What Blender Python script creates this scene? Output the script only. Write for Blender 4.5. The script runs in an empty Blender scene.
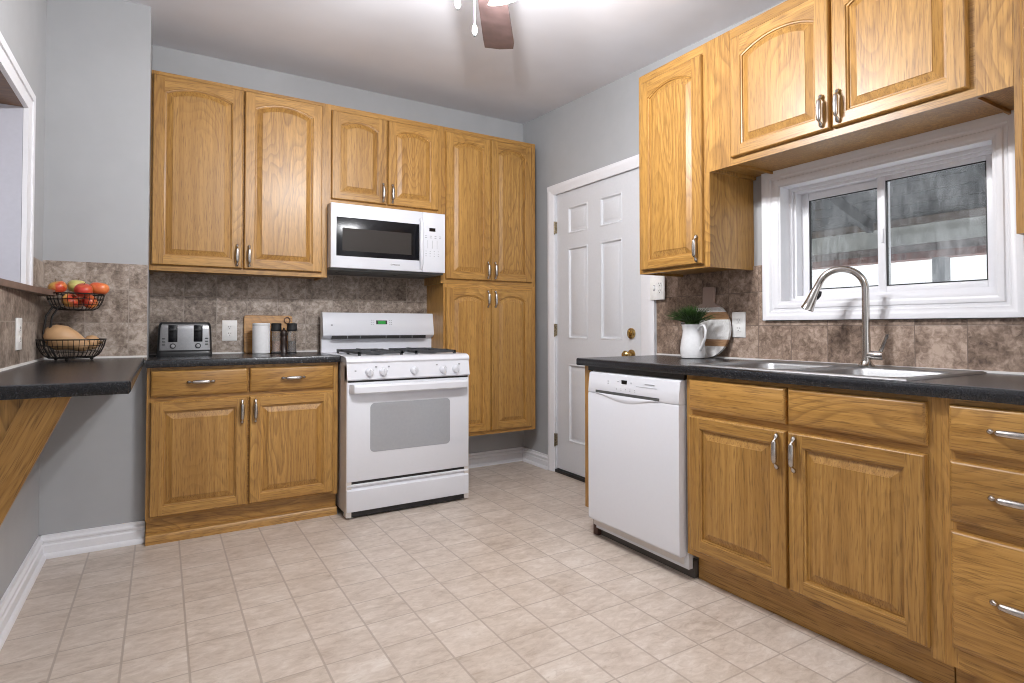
import bpy, bmesh, math, random
from mathutils import Vector, Matrix
random.seed(7)
SC = bpy.context.scene
COL = SC.collection
PI = math.pi

# ------------------------------------------------------------------ camera
cam_d = bpy.data.cameras.new('camera')
cam = bpy.data.objects.new('camera', cam_d)
COL.objects.link(cam)
cam_d.sensor_width = 36.0
cam_d.sensor_fit = 'HORIZONTAL'
cam_d.lens = 578.5725 * 36.0 / 1024.0
cam_d.shift_y = -(341.5 - 315.33) / 1024.0
cam_d.clip_start = 0.02
YAW, PITCH, ROLL = 0.5443, 0.0203, -0.0006
_f = Vector((math.sin(YAW) * math.cos(PITCH), math.cos(YAW) * math.cos(PITCH), math.sin(PITCH)))
_r = Vector((math.cos(YAW), -math.sin(YAW), 0))
_u = _r.cross(_f)
_c, _s = math.cos(ROLL), math.sin(ROLL)
_r2 = _c * _r + _s * _u
_u2 = -_s * _r + _c * _u
cam.matrix_world = Matrix(((_r2.x, _u2.x, -_f.x, 0.0169), (_r2.y, _u2.y, -_f.y, -4.0075), (_r2.z, _u2.z, -_f.z, 1.0805), (0, 0, 0, 1)))
SC.camera = cam

# ------------------------------------------------------------------ world, light, exposure
SC.view_settings.view_transform = 'Standard'
SC.view_settings.look = 'None'
SC.view_settings.gamma = 1.0
SC.view_settings.use_curve_mapping = False
SC.view_settings.exposure = 0.0
SC.cycles.filter_width = 1.0
W = bpy.data.worlds.new('world')
SC.world = W
W.use_nodes = True
_wn = W.node_tree.nodes
_bg = _wn['Background']
_bg.inputs['Color'].default_value = (0.95, 0.97, 1.0, 1)
_bg.inputs['Strength'].default_value = 1.5
sun_d = bpy.data.lights.new('sun', 'SUN')
sun_d.energy = 3.0
sun_d.angle = 0.02
sun = bpy.data.objects.new('sun', sun_d)
COL.objects.link(sun)
sun.rotation_euler = Vector((-0.75, -0.45, -0.55)).to_track_quat('-Z', 'Y').to_euler()
sun.location = (8, 5, 8)
FAN_W = 31.0        # watts of one fan bulb
lamp_d = bpy.data.lights.new('fill_light', 'POINT')     # unseen fill light added behind the camera to brighten the room
lamp_d.energy = 30.0
lamp_d.color = (0.97, 0.98, 1.0)
lamp_d.shadow_soft_size = 0.07
lamp = bpy.data.objects.new('fill_light', lamp_d)
COL.objects.link(lamp)
lamp.location = (1.15, -4.75, 2.28)

# ------------------------------------------------------------------ node helpers
def new_mat(name):
    m = bpy.data.materials.new(name)
    m.use_nodes = True
    nt = m.node_tree
    return m, nt, nt.nodes['Principled BSDF']

def N(nt, kind, **kw):
    n = nt.nodes.new(kind)
    for k, v in kw.items():
        setattr(n, k, v)
    return n

def ramp(nt, fac, stops):
    n = N(nt, 'ShaderNodeValToRGB')
    cr = n.color_ramp
    while len(cr.elements) < len(stops):
        cr.elements.new(0.5)
    for e, (p, c) in zip(cr.elements, stops):
        e.position = p
        e.color = (c[0], c[1], c[2], 1)
    nt.links.new(fac, n.inputs['Fac'])
    return n.outputs['Color']

def mixc(nt, a, b, fac, mode='MIX'):
    n = N(nt, 'ShaderNodeMix', data_type='RGBA', blend_type=mode)
    for s, v in ((6, a), (7, b), (0, fac)):
        if hasattr(v, 'default_value'):
            nt.links.new(v, n.inputs[s])
        else:
            n.inputs[s].default_value = v if s == 0 else (v[0], v[1], v[2], 1)
    return n.outputs[2]

def mth(nt, op, a, b=None, c=None):
    n = N(nt, 'ShaderNodeMath', operation=op)
    for i, v in enumerate((a, b, c)):
        if v is None:
            continue
        if hasattr(v, 'default_value'):
            nt.links.new(v, n.inputs[i])
        else:
            n.inputs[i].default_value = v
    return n.outputs[0]

def noise(nt, vec, scale, detail=3.0, rough=0.55, dist=0.0):
    n = N(nt, 'ShaderNodeTexNoise')
    n.inputs['Scale'].default_value = scale
    n.inputs['Detail'].default_value = detail
    n.inputs['Roughness'].default_value = rough
    n.inputs['Distortion'].default_value = dist
    nt.links.new(vec, n.inputs['Vector'])
    return n.outputs['Fac']

def bump(nt, p, height, strength, dist=0.002):
    b = N(nt, 'ShaderNodeBump')
    b.inputs['Strength'].default_value = strength
    b.inputs['Distance'].default_value = dist
    nt.links.new(height, b.inputs['Height'])
    nt.links.new(b.outputs['Normal'], p.inputs['Normal'])

def plain(name, col, rough=0.5, metal=0.0, coat=0.0, emit=0.0, trans=0.0, vary=0.03, scale=60.0):
    m, nt, p = new_mat(name)
    tc = N(nt, 'ShaderNodeTexCoord')
    f = noise(nt, tc.outputs['Object'], scale, 2.0)
    lo = tuple(max(0, c * (1 - vary)) for c in col)
    hi = tuple(min(1, c * (1 + vary)) for c in col)
    c = ramp(nt, f, [(0.3, lo), (0.7, hi)])
    nt.links.new(c, p.inputs['Base Color'])
    p.inputs['Roughness'].default_value = rough
    p.inputs['Metallic'].default_value = metal
    p.inputs['Coat Weight'].default_value = coat
    p.inputs['Transmission Weight'].default_value = trans
    if emit:
        nt.links.new(c, p.inputs['Emission Color'])
        p.inputs['Emission Strength'].default_value = emit
    return m

def rand_vec(nt, space='Object'):
    tc = N(nt, 'ShaderNodeTexCoord')
    oi = N(nt, 'ShaderNodeObjectInfo')
    sc = mth(nt, 'MULTIPLY', oi.outputs['Random'], 37.0)
    add = N(nt, 'ShaderNodeVectorMath', operation='ADD')
    cmb = N(nt, 'ShaderNodeCombineXYZ')
    for i in range(3):
        nt.links.new(sc, cmb.inputs[i])
    nt.links.new(tc.outputs[space], add.inputs[0])
    nt.links.new(cmb.outputs[0], add.inputs[1])
    return add.outputs[0], oi.outputs['Random']

def oak(name, grain='Z', tone=1.0, warm=1.0):
    """oak with straight grain streaks, cathedral figure and fine dark pores"""
    m, nt, p = new_mat(name)
    v, rnd = rand_vec(nt)
    def scaled(along, across):
        mp = N(nt, 'ShaderNodeMapping')
        s = {'Z': (across, across, along), 'X': (along, across, across), 'Y': (across, along, across)}[grain]
        mp.inputs['Scale'].default_value = s
        nt.links.new(v, mp.inputs['Vector'])
        return mp.outputs[0]
    streak = noise(nt, scaled(1.6, 70.0), 1.0, 4.0, 0.62, 0.15)
    broad = noise(nt, scaled(0.8, 6.5), 1.0, 2.0, 0.5)
    fgn = noise(nt, scaled(0.95, 4.2), 1.0, 1.6, 0.45, 0.35)
    rings = mth(nt, 'FRACT', mth(nt, 'MULTIPLY', fgn, 24.0))
    mask = noise(nt, scaled(0.45, 2.6), 1.0, 1.0, 0.5)
    pore = noise(nt, scaled(12.0, 260.0), 1.0, 2.5, 0.65)
    k = tone
    dark = (0.170 * k, 0.074 * k * warm, 0.016 * k * warm)
    midc = (0.345 * k, 0.168 * k * warm, 0.034 * k * warm)
    lite = (0.515 * k, 0.283 * k * warm, 0.075 * k * warm)
    c = ramp(nt, streak, [(0.32, midc), (0.66, lite)])
    c = mixc(nt, c, mixc(nt, midc, dark, 0.3), ramp(nt, broad, [(0.42, (0, 0, 0)), (0.72, (0.5, 0.5, 0.5))]))
    fig = ramp(nt, rings, [(0.0, (0.0, 0.0, 0.0)), (0.45, (0.05, 0.05, 0.05)), (0.88, (0.55, 0.55, 0.55)), (1.0, (0.0, 0.0, 0.0))])
    fig = mth(nt, 'MULTIPLY', fig, ramp(nt, mask, [(0.40, (0.18, 0.18, 0.18)), (0.62, (1, 1, 1))]))
    c = mixc(nt, c, dark, fig)
    po = ramp(nt, pore, [(0.52, (0, 0, 0)), (0.66, (0.62, 0.62, 0.62))])
    c = mixc(nt, c, tuple(x * 0.75 for x in dark), po)
    tint = mth(nt, 'MULTIPLY_ADD', rnd, 0.16, 0.92)
    hv = N(nt, 'ShaderNodeHueSaturation')
    nt.links.new(c, hv.inputs['Color'])
    nt.links.new(tint, hv.inputs['Value'])
    nt.links.new(hv.outputs[0], p.inputs['Base Color'])
    p.inputs['Roughness'].default_value = 0.42
    p.inputs['Coat Weight'].default_value = 0.10
    p.inputs['Coat Roughness'].default_value = 0.25
    bump(nt, p, pore, 0.12, 0.001)
    return m

def tiled(name, ua, size, offs, grout, gw, stops, rough, rand_amt=0.35, mottle=26.0, va='Z', streak=(1, 1, 1), gmix=1.0, veins=None, bmp=0.25):
    """square tiles in world metres: ua/va are the axes across the surface"""
    m, nt, p = new_mat(name)
    geo = N(nt, 'ShaderNodeNewGeometry')
    sep = N(nt, 'ShaderNodeSeparateXYZ')
    nt.links.new(geo.outputs['Position'], sep.inputs[0])
    u = mth(nt, 'DIVIDE', mth(nt, 'SUBTRACT', sep.outputs[ua], offs[0]), size[0])
    v = mth(nt, 'DIVIDE', mth(nt, 'SUBTRACT', sep.outputs[va], offs[1]), size[1])
    fu, fv = mth(nt, 'FRACT', u), mth(nt, 'FRACT', v)
    iu, iv = mth(nt, 'FLOOR', u), mth(nt, 'FLOOR', v)
    cmb = N(nt, 'ShaderNodeCombineXYZ')
    nt.links.new(iu, cmb.inputs[0])
    nt.links.new(iv, cmb.inputs[1])
    wn = N(nt, 'ShaderNodeTexWhiteNoise', noise_dimensions='2D')
    nt.links.new(cmb.outputs[0], wn.inputs['Vector'])
    off = N(nt, 'ShaderNodeVectorMath', operation='SCALE')
    nt.links.new(wn.outputs['Color'], off.inputs[0])
    off.inputs['Scale'].default_value = 11.0
    add = N(nt, 'ShaderNodeVectorMath', operation='ADD')
    nt.links.new(geo.outputs['Position'], add.inputs[0])
    nt.links.new(off.outputs[0], add.inputs[1])
    mp = N(nt, 'ShaderNodeMapping')
    mp.inputs['Scale'].default_value = streak
    nt.links.new(add.outputs[0], mp.inputs['Vector'])
    f1 = noise(nt, mp.outputs[0], mottle, 8.0, 0.68, 0.6)
    f2 = noise(nt, mp.outputs[0], mottle * 0.28, 3.0, 0.5, 0.5)
    f = mth(nt, 'ADD', mth(nt, 'MULTIPLY', f1, 0.62), mth(nt, 'MULTIPLY', f2, 0.38))
    f = mth(nt, 'ADD', f, mth(nt, 'MULTIPLY', mth(nt, 'SUBTRACT', wn.outputs['Value'], 0.5), rand_amt))
    c = ramp(nt, f, stops)
    if veins:
        f3 = noise(nt, mp.outputs[0], mottle * 1.7, 5.0, 0.6, 1.4)
        c = mixc(nt, c, veins, ramp(nt, f3, [(0.56, (0, 0, 0)), (0.72, (0.55, 0.55, 0.55))]))
    du = mth(nt, 'MULTIPLY', mth(nt, 'MINIMUM', fu, mth(nt, 'SUBTRACT', 1.0, fu)), size[0])
    dv = mth(nt, 'MULTIPLY', mth(nt, 'MINIMUM', fv, mth(nt, 'SUBTRACT', 1.0, fv)), size[1])
    d = mth(nt, 'MINIMUM', mth(nt, 'DIVIDE', du, gw[0]), mth(nt, 'DIVIDE', dv, gw[1]))
    gm = ramp(nt, d, [(0.55, (gmix, gmix, gmix)), (1.0, (0, 0, 0))])
    c = mixc(nt, c, grout, gm)
    nt.links.new(c, p.inputs['Base Color'])
    p.inputs['Roughness'].default_value = rough
    h = mth(nt, 'SUBTRACT', mth(nt, 'MULTIPLY', f1, 0.5), gm)
    bump(nt, p, h, bmp, 0.002)
    return m

# ------------------------------------------------------------------ materials
M = {}
M['oak_v'] = oak('oak upright grain', 'Z')
M['oak_h'] = oak('oak level grain', 'X')
M['oak_d'] = oak('oak depth grain', 'Y')
M['oak_old'] = oak('oak worn board', 'X', 0.42, 0.85)
M['wall'] = plain('grey wall paint', (0.40, 0.405, 0.415), 0.75, vary=0.02, scale=9)
M['ceil'] = plain('ceiling paint', (0.70, 0.70, 0.735), 0.85, vary=0.03, scale=3)
M['white'] = plain('white gloss paint', (0.80, 0.80, 0.83), 0.38, vary=0.01)
M['door'] = plain('white door paint', (0.66, 0.67, 0.70), 0.42, vary=0.015)
M['adj'] = plain('pale paint', (0.50, 0.50, 0.56), 0.7, vary=0.02)
M['enamel'] = plain('white appliance enamel', (0.73, 0.74, 0.785), 0.22, coat=0.3, vary=0.006)
M['enamel_side'] = plain('pale appliance side', (0.62, 0.58, 0.55), 0.4, vary=0.02)
M['grey_glass'] = plain('grey oven glass', (0.36, 0.37, 0.39), 0.18, coat=0.4, vary=0.02)
M['black_glass'] = plain('black glass', (0.006, 0.006, 0.008), 0.22)
M['black_glass'].node_tree.nodes['Principled BSDF'].inputs['Specular IOR Level'].default_value = 0.3
M['mesh_glass'] = plain('dark screened glass', (0.040, 0.035, 0.032), 0.4, vary=0.1, scale=300)
M['mesh_glass'].node_tree.nodes['Principled BSDF'].inputs['Specular IOR Level'].default_value = 0.12
M['black'] = plain('black plastic', (0.014, 0.014, 0.015), 0.38)
M['iron'] = plain('dark cast iron', (0.045, 0.047, 0.052), 0.5, vary=0.2)
M['wire'] = plain('black wire', (0.012, 0.010, 0.009), 0.42, metal=0.4)
M['dark_grey'] = plain('dark grey metal', (0.10, 0.105, 0.105), 0.45, metal=0.3)
M['grey_mark'] = plain('grey print', (0.33, 0.34, 0.36), 0.5)
M['steel'] = plain('brushed steel', (0.36, 0.36, 0.365), 0.40, metal=1.0, vary=0.06, scale=120)
M['toaster_steel'] = plain('toaster steel', (0.33, 0.33, 0.34), 0.33, metal=0.85, vary=0.05, scale=150)
M['chrome'] = plain('brushed nickel', (0.56, 0.53, 0.50), 0.17, metal=1.0)
M['pewter'] = plain('pewter', (0.50, 0.47, 0.44), 0.26, metal=1.0, vary=0.1)
M['hinge'] = plain('dull hinge metal', (0.30, 0.25, 0.17), 0.45, metal=0.9, vary=0.4, scale=90)
M['ledge'] = plain('brown stained ledge', (0.17, 0.115, 0.09), 0.45, vary=0.2, scale=20)
M['brass'] = plain('worn brass', (0.50, 0.35, 0.14), 0.25, metal=1.0, vary=0.12)
M['green_led'] = plain('green display', (0.01, 0.20, 0.03), 0.3, emit=0.45)
M['plate'] = plain('white outlet plastic', (0.84, 0.83, 0.81), 0.4)
M['slot'] = plain('dark outlet slots', (0.10, 0.09, 0.085), 0.5)
M['ceramic'] = plain('white ceramic', (0.80, 0.80, 0.81), 0.22, coat=0.4)
M['canister'] = plain('matt white ceramic', (0.79, 0.79, 0.80), 0.45)
M['clear'] = plain('clear acrylic', (0.75, 0.74, 0.72), 0.08, trans=0.85)
M['pepper'] = plain('peppercorns', (0.10, 0.055, 0.035), 0.7, vary=0.7, scale=180)
M['salt'] = plain('pink salt', (0.62, 0.36, 0.25), 0.6, vary=0.5, scale=200)
M['dark_wood'] = plain('dark stained wood', (0.035, 0.022, 0.018), 0.35)
M['maple'] = oak('pale board wood', 'X', 1.12, 0.95)
M['walnut'] = plain('fan blade walnut', (0.066, 0.042, 0.040), 0.4, vary=0.25, scale=14)
M['leaf'] = plain('herb green', (0.045, 0.095, 0.022), 0.5, vary=0.5, scale=40)
M['leather'] = plain('brown leather', (0.07, 0.03, 0.018), 0.6)
M['squash'] = plain('tan squash skin', (0.50, 0.30, 0.15), 0.5, vary=0.12, scale=14)
M['stem'] = plain('dry stem', (0.16, 0.10, 0.045), 0.8)
M['caulk'] = plain('white caulk', (0.72, 0.70, 0.68), 0.6)
M['rubber'] = plain('dark toe board', (0.10, 0.088, 0.078), 0.6)
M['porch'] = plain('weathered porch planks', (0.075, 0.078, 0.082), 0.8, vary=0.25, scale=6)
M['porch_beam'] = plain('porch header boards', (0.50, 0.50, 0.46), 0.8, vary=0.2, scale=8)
M['porch_brown'] = plain('brown porch board', (0.12, 0.085, 0.06), 0.8, vary=0.3, scale=9)
M['porch_dull'] = plain('dull porch board', (0.24, 0.20, 0.18), 0.8, vary=0.4, scale=14)
M['porch_red'] = plain('rust red porch rail', (0.22, 0.10, 0.075), 0.8, vary=0.3, scale=20)
M['porch_post'] = plain('pale porch post', (0.34, 0.35, 0.36), 0.7, vary=0.1)
M['snow'] = plain('snow', (0.88, 0.89, 0.92), 0.8)

def fruit_mat(name, a, b, lo, hi):
    m, nt, p = new_mat(name)
    v, rnd = rand_vec(nt)
    f = noise(nt, v, 14.0, 4.0, 0.6, 0.4)
    c = ramp(nt, f, [(lo, a), (hi, b)])
    nt.links.new(c, p.inputs['Base Color'])
    p.inputs['Roughness'].default_value = 0.3
    p.inputs['Coat Weight'].default_value = 0.2
    return m
M['apple_red'] = fruit_mat('red apple skin', (0.50, 0.035, 0.02), (0.68, 0.30, 0.07), 0.45, 0.72)
M['apple_mix'] = fruit_mat('red and yellow apple skin', (0.66, 0.40, 0.10), (0.56, 0.06, 0.025), 0.40, 0.62)
M['apple_green'] = fruit_mat('yellow green apple skin', (0.50, 0.50, 0.13), (0.60, 0.52, 0.22), 0.35, 0.7)
M['mango'] = fruit_mat('red orange mango skin', (0.62, 0.10, 0.035), (0.72, 0.24, 0.06), 0.4, 0.7)

def counter_mat():
    m, nt, p = new_mat('charcoal laminate')
    tc = N(nt, 'ShaderNodeTexCoord')
    f = noise(nt, tc.outputs['Object'], 260.0, 3.0, 0.7)
    g = noise(nt, tc.outputs['Object'], 700.0, 1.0)
    c = ramp(nt, f, [(0.35, (0.006, 0.0065, 0.008)), (0.55, (0.013, 0.014, 0.017)), (0.75, (0.040, 0.042, 0.050))])
    c = mixc(nt, c, (0.075, 0.078, 0.09), ramp(nt, g, [(0.62, (0, 0, 0)), (0.74, (0.6, 0.6, 0.6))]))
    nt.links.new(c, p.inputs['Base Color'])
    p.inputs['Roughness'].default_value = 0.26
    p.inputs['Specular IOR Level'].default_value = 0.5
    bump(nt, p, f, 0.08, 0.0006)
    return m
M['counter'] = counter_mat()

TS = [(0.34, (0.085, 0.060, 0.046)), (0.44, (0.195, 0.150, 0.118)), (0.52, (0.30, 0.24, 0.195)), (0.64, (0.50, 0.425, 0.365))]
M['tile_back'] = tiled('brown stone tile back', 'X', (0.176, 0.166), (0.130, 0.9345), (0.34, 0.29, 0.25), (0.0022, 0.0022), TS, 0.45, 0.13, 46.0)
M['tile_left'] = tiled('brown stone tile left', 'X', (0.176, 0.168), (-0.302, 0.934), (0.34, 0.29, 0.25), (0.0022, 0.0022), TS, 0.45, 0.13, 46.0)
M['tile_side'] = tiled('brown stone tile side', 'Y', (0.176, 0.168), (-1.05, 0.934), (0.34, 0.29, 0.25), (0.0022, 0.0022), TS, 0.45, 0.13, 46.0)
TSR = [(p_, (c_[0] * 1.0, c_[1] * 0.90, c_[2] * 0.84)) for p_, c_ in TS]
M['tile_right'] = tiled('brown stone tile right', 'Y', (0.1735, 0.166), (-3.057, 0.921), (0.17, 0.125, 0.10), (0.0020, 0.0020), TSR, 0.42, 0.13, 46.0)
FS = [(0.32, (0.40, 0.32, 0.255)), (0.44, (0.52, 0.435, 0.365)), (0.55, (0.60, 0.515, 0.445)), (0.68, (0.69, 0.62, 0.555))]
M['floor'] = tiled('beige vinyl tile', 'X', (0.1862, 0.1788), (0.102, -1.560), (0.36, 0.295, 0.245), (0.0046, 0.0036), FS, 0.38, 0.05, 22.0, 'Y', (0.8, 1.6, 1), 0.75, (0.44, 0.365, 0.305), 0.10)

def glass_mat():
    m, nt, p = new_mat('window glass')
    out = nt.nodes['Material Output']
    tr = N(nt, 'ShaderNodeBsdfTransparent')
    tr.inputs[0].default_value = (0.93, 0.95, 0.95, 1)
    gl = N(nt, 'ShaderNodeBsdfGlossy')
    gl.inputs['Roughness'].default_value = 0.03
    tl = N(nt, 'ShaderNodeBsdfTranslucent')
    tl.inputs[0].default_value = (0.9, 0.9, 0.9, 1)
    tc = N(nt, 'ShaderNodeTexCoord')
    mp = N(nt, 'ShaderNodeMapping')
    mp.inputs['Scale'].default_value = (1, 1, 0.22)
    nt.links.new(tc.outputs['Object'], mp.inputs['Vector'])
    f = noise(nt, mp.outputs[0], 55.0, 6.0, 0.75)
    f2 = noise(nt, tc.outputs['Object'], 5.0, 2.0, 0.5)
    wet = mth(nt, 'MULTIPLY', f, f2)
    fac = N(nt, 'ShaderNodeMapRange')
    fac.inputs['From Min'].default_value = 0.20
    fac.inputs['From Max'].default_value = 0.42
    fac.inputs['To Min'].default_value = 0.02
    fac.inputs['To Max'].default_value = 0.22
    nt.links.new(wet, fac.inputs[0])
    a = N(nt, 'ShaderNodeMixShader')
    nt.links.new(fac.outputs[0], a.inputs[0])
    nt.links.new(tr.outputs[0], a.inputs[1])
    nt.links.new(tl.outputs[0], a.inputs[2])
    b = N(nt, 'ShaderNodeMixShader')
    b.inputs[0].default_value = 0.04
    nt.links.new(a.outputs[0], b.inputs[1])
    nt.links.new(gl.outputs[0], b.inputs[2])
    nt.links.new(b.outputs[0], out.inputs['Surface'])
    return m
M['glass'] = glass_mat()

def shade_mat():
    m, nt, p = new_mat('frosted lamp glass')
    p.inputs['Base Color'].default_value = (0.95, 0.94, 0.92, 1)
    p.inputs['Roughness'].default_value = 0.4
    p.inputs['Emission Color'].default_value = (1.0, 0.97, 0.93, 1)
    p.inputs['Emission Strength'].default_value = 2.0
    return m
M['lamp_glass'] = shade_mat()

def band_mat():
    m, nt, p = new_mat('banded marble and wood')
    tc = N(nt, 'ShaderNodeTexCoord')
    sep = N(nt, 'ShaderNodeSeparateXYZ')
    nt.links.new(tc.outputs['Object'], sep.inputs[0])
    f = noise(nt, tc.outputs['Object'], 24.0, 5.0, 0.6, 1.2)
    marble = ramp(nt, f, [(0.35, (0.60, 0.59, 0.58)), (0.6, (0.78, 0.77, 0.76))])
    mp = N(nt, 'ShaderNodeMapping')
    mp.inputs['Scale'].default_value = (8, 8, 90)
    nt.links.new(tc.outputs['Object'], mp.inputs['Vector'])
    g = noise(nt, mp.outputs[0], 2.0, 3.0)
    wood = ramp(nt, g, [(0.3, (0.24, 0.125, 0.06)), (0.7, (0.42, 0.255, 0.14))])
    handle = (0.40, 0.30, 0.26)
    z = sep.outputs['Z']
    def between(a, b):
        return mth(nt, 'MULTIPLY', mth(nt, 'GREATER_THAN', z, a), mth(nt, 'LESS_THAN', z, b))
    w = mth(nt, 'ADD', between(0.063, 0.099), between(0.203, 0.243))
    c = mixc(nt, marble, wood, w)
    c = mixc(nt, c, handle, mth(nt, 'GREATER_THAN', z, 0.268))
    nt.links.new(c, p.inputs['Base Color'])
    p.inputs['Roughness'].default_value = 0.35
    return m
M['bands'] = band_mat()

# ------------------------------------------------------------------ mesh helpers
class MB:
    def __init__(self):
        self.v, self.f, self.mi, self.sm = [], [], [], []
    def vert(self, p):
        self.v.append(Vector(p))
        return len(self.v) - 1
    def face(self, pts, mi=0, sm=False):
        self.f.append([self.vert(p) if not isinstance(p, int) else p for p in pts])
        self.mi.append(mi)
        self.sm.append(sm)
    def box(self, x0, x1, y0, y1, z0, z1, mi=0, c=0.0):
        """box; c chamfers every edge a little"""
        x0, x1 = min(x0, x1), max(x0, x1)
        y0, y1 = min(y0, y1), max(y0, y1)
        z0, z1 = min(z0, z1), max(z0, z1)
        if c <= 0:
            p = [(x, y, z) for z in (z0, z1) for y in (y0, y1) for x in (x0, x1)]
            b = len(self.v)
            self.v += [Vector(q) for q in p]
            for q in ((0, 2, 3, 1), (4, 5, 7, 6), (0, 1, 5, 4), (2, 6, 7, 3), (0, 4, 6, 2), (1, 3, 7, 5)):
                self.f.append([b + i for i in q]); self.mi.append(mi); self.sm.append(False)
            return
        c = min(c, (x1 - x0) * .45, (y1 - y0) * .45, (z1 - z0) * .45)
        bm = bmesh.new()
        bmesh.ops.create_cube(bm, size=1.0)
        for v in bm.verts:
            v.co = Vector((x0 if v.co.x < 0 else x1, y0 if v.co.y < 0 else y1, z0 if v.co.z < 0 else z1))
        bmesh.ops.bevel(bm, geom=bm.edges[:], offset=c, segments=2, profile=0.5, affect='EDGES')
        self.add_bm(bm, mi, False)
    def add_bm(self, bm, mi=0, sm=False, mat=None):
        bm.verts.index_update()
        b = len(self.v)
        for v in bm.verts:
            self.v.append((mat @ v.co) if mat else v.co.copy())
        for f in bm.faces:
            self.f.append([b + v.index for v in f.verts]); self.mi.append(mi); self.sm.append(sm)
        bm.free()
    def prism(self, pts, axis, a0, a1, mi=0, sm=False):
        """extrude a closed 2-D polygon along an axis; pts are the other two coordinates in order"""
        def P(q, a):
            if axis == 'X': return (a, q[0], q[1])
            if axis == 'Y': return (q[0], a, q[1])
            return (q[0], q[1], a)
        b = len(self.v)
        n = len(pts)
        for a in (a0, a1):
            self.v += [Vector(P(q, a)) for q in pts]
        for i in range(n):
            j = (i + 1) % n
            self.f.append([b + i, b + j, b + n + j, b + n + i]); self.mi.append(mi); self.sm.append(sm)
        self.f.append([b + i for i in range(n)][::-1]); self.mi.append(mi); self.sm.append(False)
        self.f.append([b + n + i for i in range(n)]); self.mi.append(mi); self.sm.append(False)
    def loft(self, loops, mi=0, sm=True, cap0=True, cap1=True, close=True):
        b = len(self.v)
        n = len(loops[0])
        for L in loops:
            self.v += [Vector(p) for p in L]
        for k in range(len(loops) - 1):
            for i in range(n if close else n - 1):
                j = (i + 1) % n
                self.f.append([b + k * n + i, b + k * n + j, b + (k + 1) * n + j, b + (k + 1) * n + i])
                self.mi.append(mi); self.sm.append(sm)
        if cap0:
            self.f.append([b + i for i in range(n)][::-1]); self.mi.append(mi); self.sm.append(False)
        if cap1:
            e = b + (len(loops) - 1) * n
            self.f.append([e + i for i in range(n)]); self.mi.append(mi); self.sm.append(False)
    def lathe(self, prof, c=(0, 0, 0), seg=24, mi=0, sm=True, axis='Z', caps=True):
        """prof: (radius, height) pairs"""
        loops = []
        for r, h in prof:
            L = []
            for i in range(seg):
                a = 2 * PI * i / seg
                x, y = r * math.cos(a), r * math.sin(a)
                if axis == 'Z': q = (c[0] + x, c[1] + y, c[2] + h)
                elif axis == 'Y': q = (c[0] + x, c[1] + h, c[2] + y)
                else: q = (c[0] + h, c[1] + x, c[2] + y)
                L.append(q)
            loops.append(L)
        self.loft(loops, mi, sm, caps, caps)
    def tube(self, path, rad, seg=10, mi=0, caps=True, closed=False):
        """path: 3-D points; rad: a number or one radius per point"""
        P = [Vector(p) for p in path]
        n = len(P)
        R = [rad] * n if not isinstance(rad, (list, tuple)) else list(rad)
        up = None
        loops = []
        for i in range(n):
            if closed:
                t = P[(i + 1) % n] - P[i - 1]
            else:
                t = P[min(i + 1, n - 1)] - P[max(i - 1, 0)]
            t.normalize()
            if up is None:
                up = Vector((0, 0, 1)) if abs(t.z) < 0.9 else Vector((1, 0, 0))
            s = t.cross(up)
            if s.length < 1e-5:
                s = t.cross(Vector((0, 1, 0)))
            s.normalize()
            up = s.cross(t).normalized()
            loops.append([P[i] + (math.cos(2 * PI * k / seg) * s + math.sin(2 * PI * k / seg) * up) * R[i] for k in range(seg)])
        if closed:
            loops.append(loops[0])
        self.loft(loops, mi, True, caps and not closed, caps and not closed)
    def ball(self, c, r, sq=(1, 1, 1), seg=20, rings=12, mi=0, fn=None):
        loops = []
        for k in range(rings + 1):
            th = PI * min(max(k / rings, 0.004), 0.996)
            L = []
            for i in range(seg):
                a = 2 * PI * i / seg
                d = Vector((math.sin(th) * math.cos(a), math.sin(th) * math.sin(a), -math.cos(th)))
                k_ = fn(d) if fn else 1.0
                L.append((c[0] + d.x * r * sq[0] * k_, c[1] + d.y * r * sq[1] * k_, c[2] + d.z * r * sq[2] * k_))
            loops.append(L)
        self.loft(loops, mi, True)
    def build(self, name, mats, parent=None, loc=None, rot=None, world=False, sharp=40):
        me = bpy.data.meshes.new(name)
        vs = self.v
        if world and parent is not None:
            inv = parent_matrix(parent).inverted()
            vs = [inv @ v for v in vs]
        me.from_pydata([tuple(v) for v in vs], [], self.f)
        if not isinstance(mats, (list, tuple)):
            mats = [mats]
        for m in mats:
            me.materials.append(M[m] if isinstance(m, str) else m)
        for p, i, s in zip(me.polygons, self.mi, self.sm):
            p.material_index = i
            p.use_smooth = s
        me.validate()
        bm = bmesh.new()
        bm.from_mesh(me)
        bmesh.ops.recalc_face_normals(bm, faces=bm.faces[:])
        bm.to_mesh(me)
        bm.free()
        me.set_sharp_from_angle(angle=math.radians(sharp))
        me.update()
        o = bpy.data.objects.new(name, me)
        COL.objects.link(o)
        if parent is not None:
            o.parent = parent
        if loc is not None:
            o.location = loc
        if rot is not None:
            o.rotation_euler = rot
        return o

def parent_matrix(o):
    m = Matrix.LocRotScale(o.location, o.rotation_euler, o.scale)
    return parent_matrix(o.parent) @ m if o.parent else m

def tag(o, label, cat, group=None):
    o['label'] = label
    o['category'] = cat
    if group:
        o['group'] = group
    return o

def thing(name, label, cat, loc=(0, 0, 0), rotz=0.0, group=None):
    o = bpy.data.objects.new(name, None)
    o.empty_display_size = 0.05
    COL.objects.link(o)
    o.location = loc
    o.rotation_euler = (0, 0, rotz)
    return tag(o, label, cat, group)

def struct(name, mb, mats, parent=None):
    o = mb.build(name, mats, parent, world=parent is not None)
    if parent is None:
        o['kind'] = 'structure'
    return o

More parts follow.
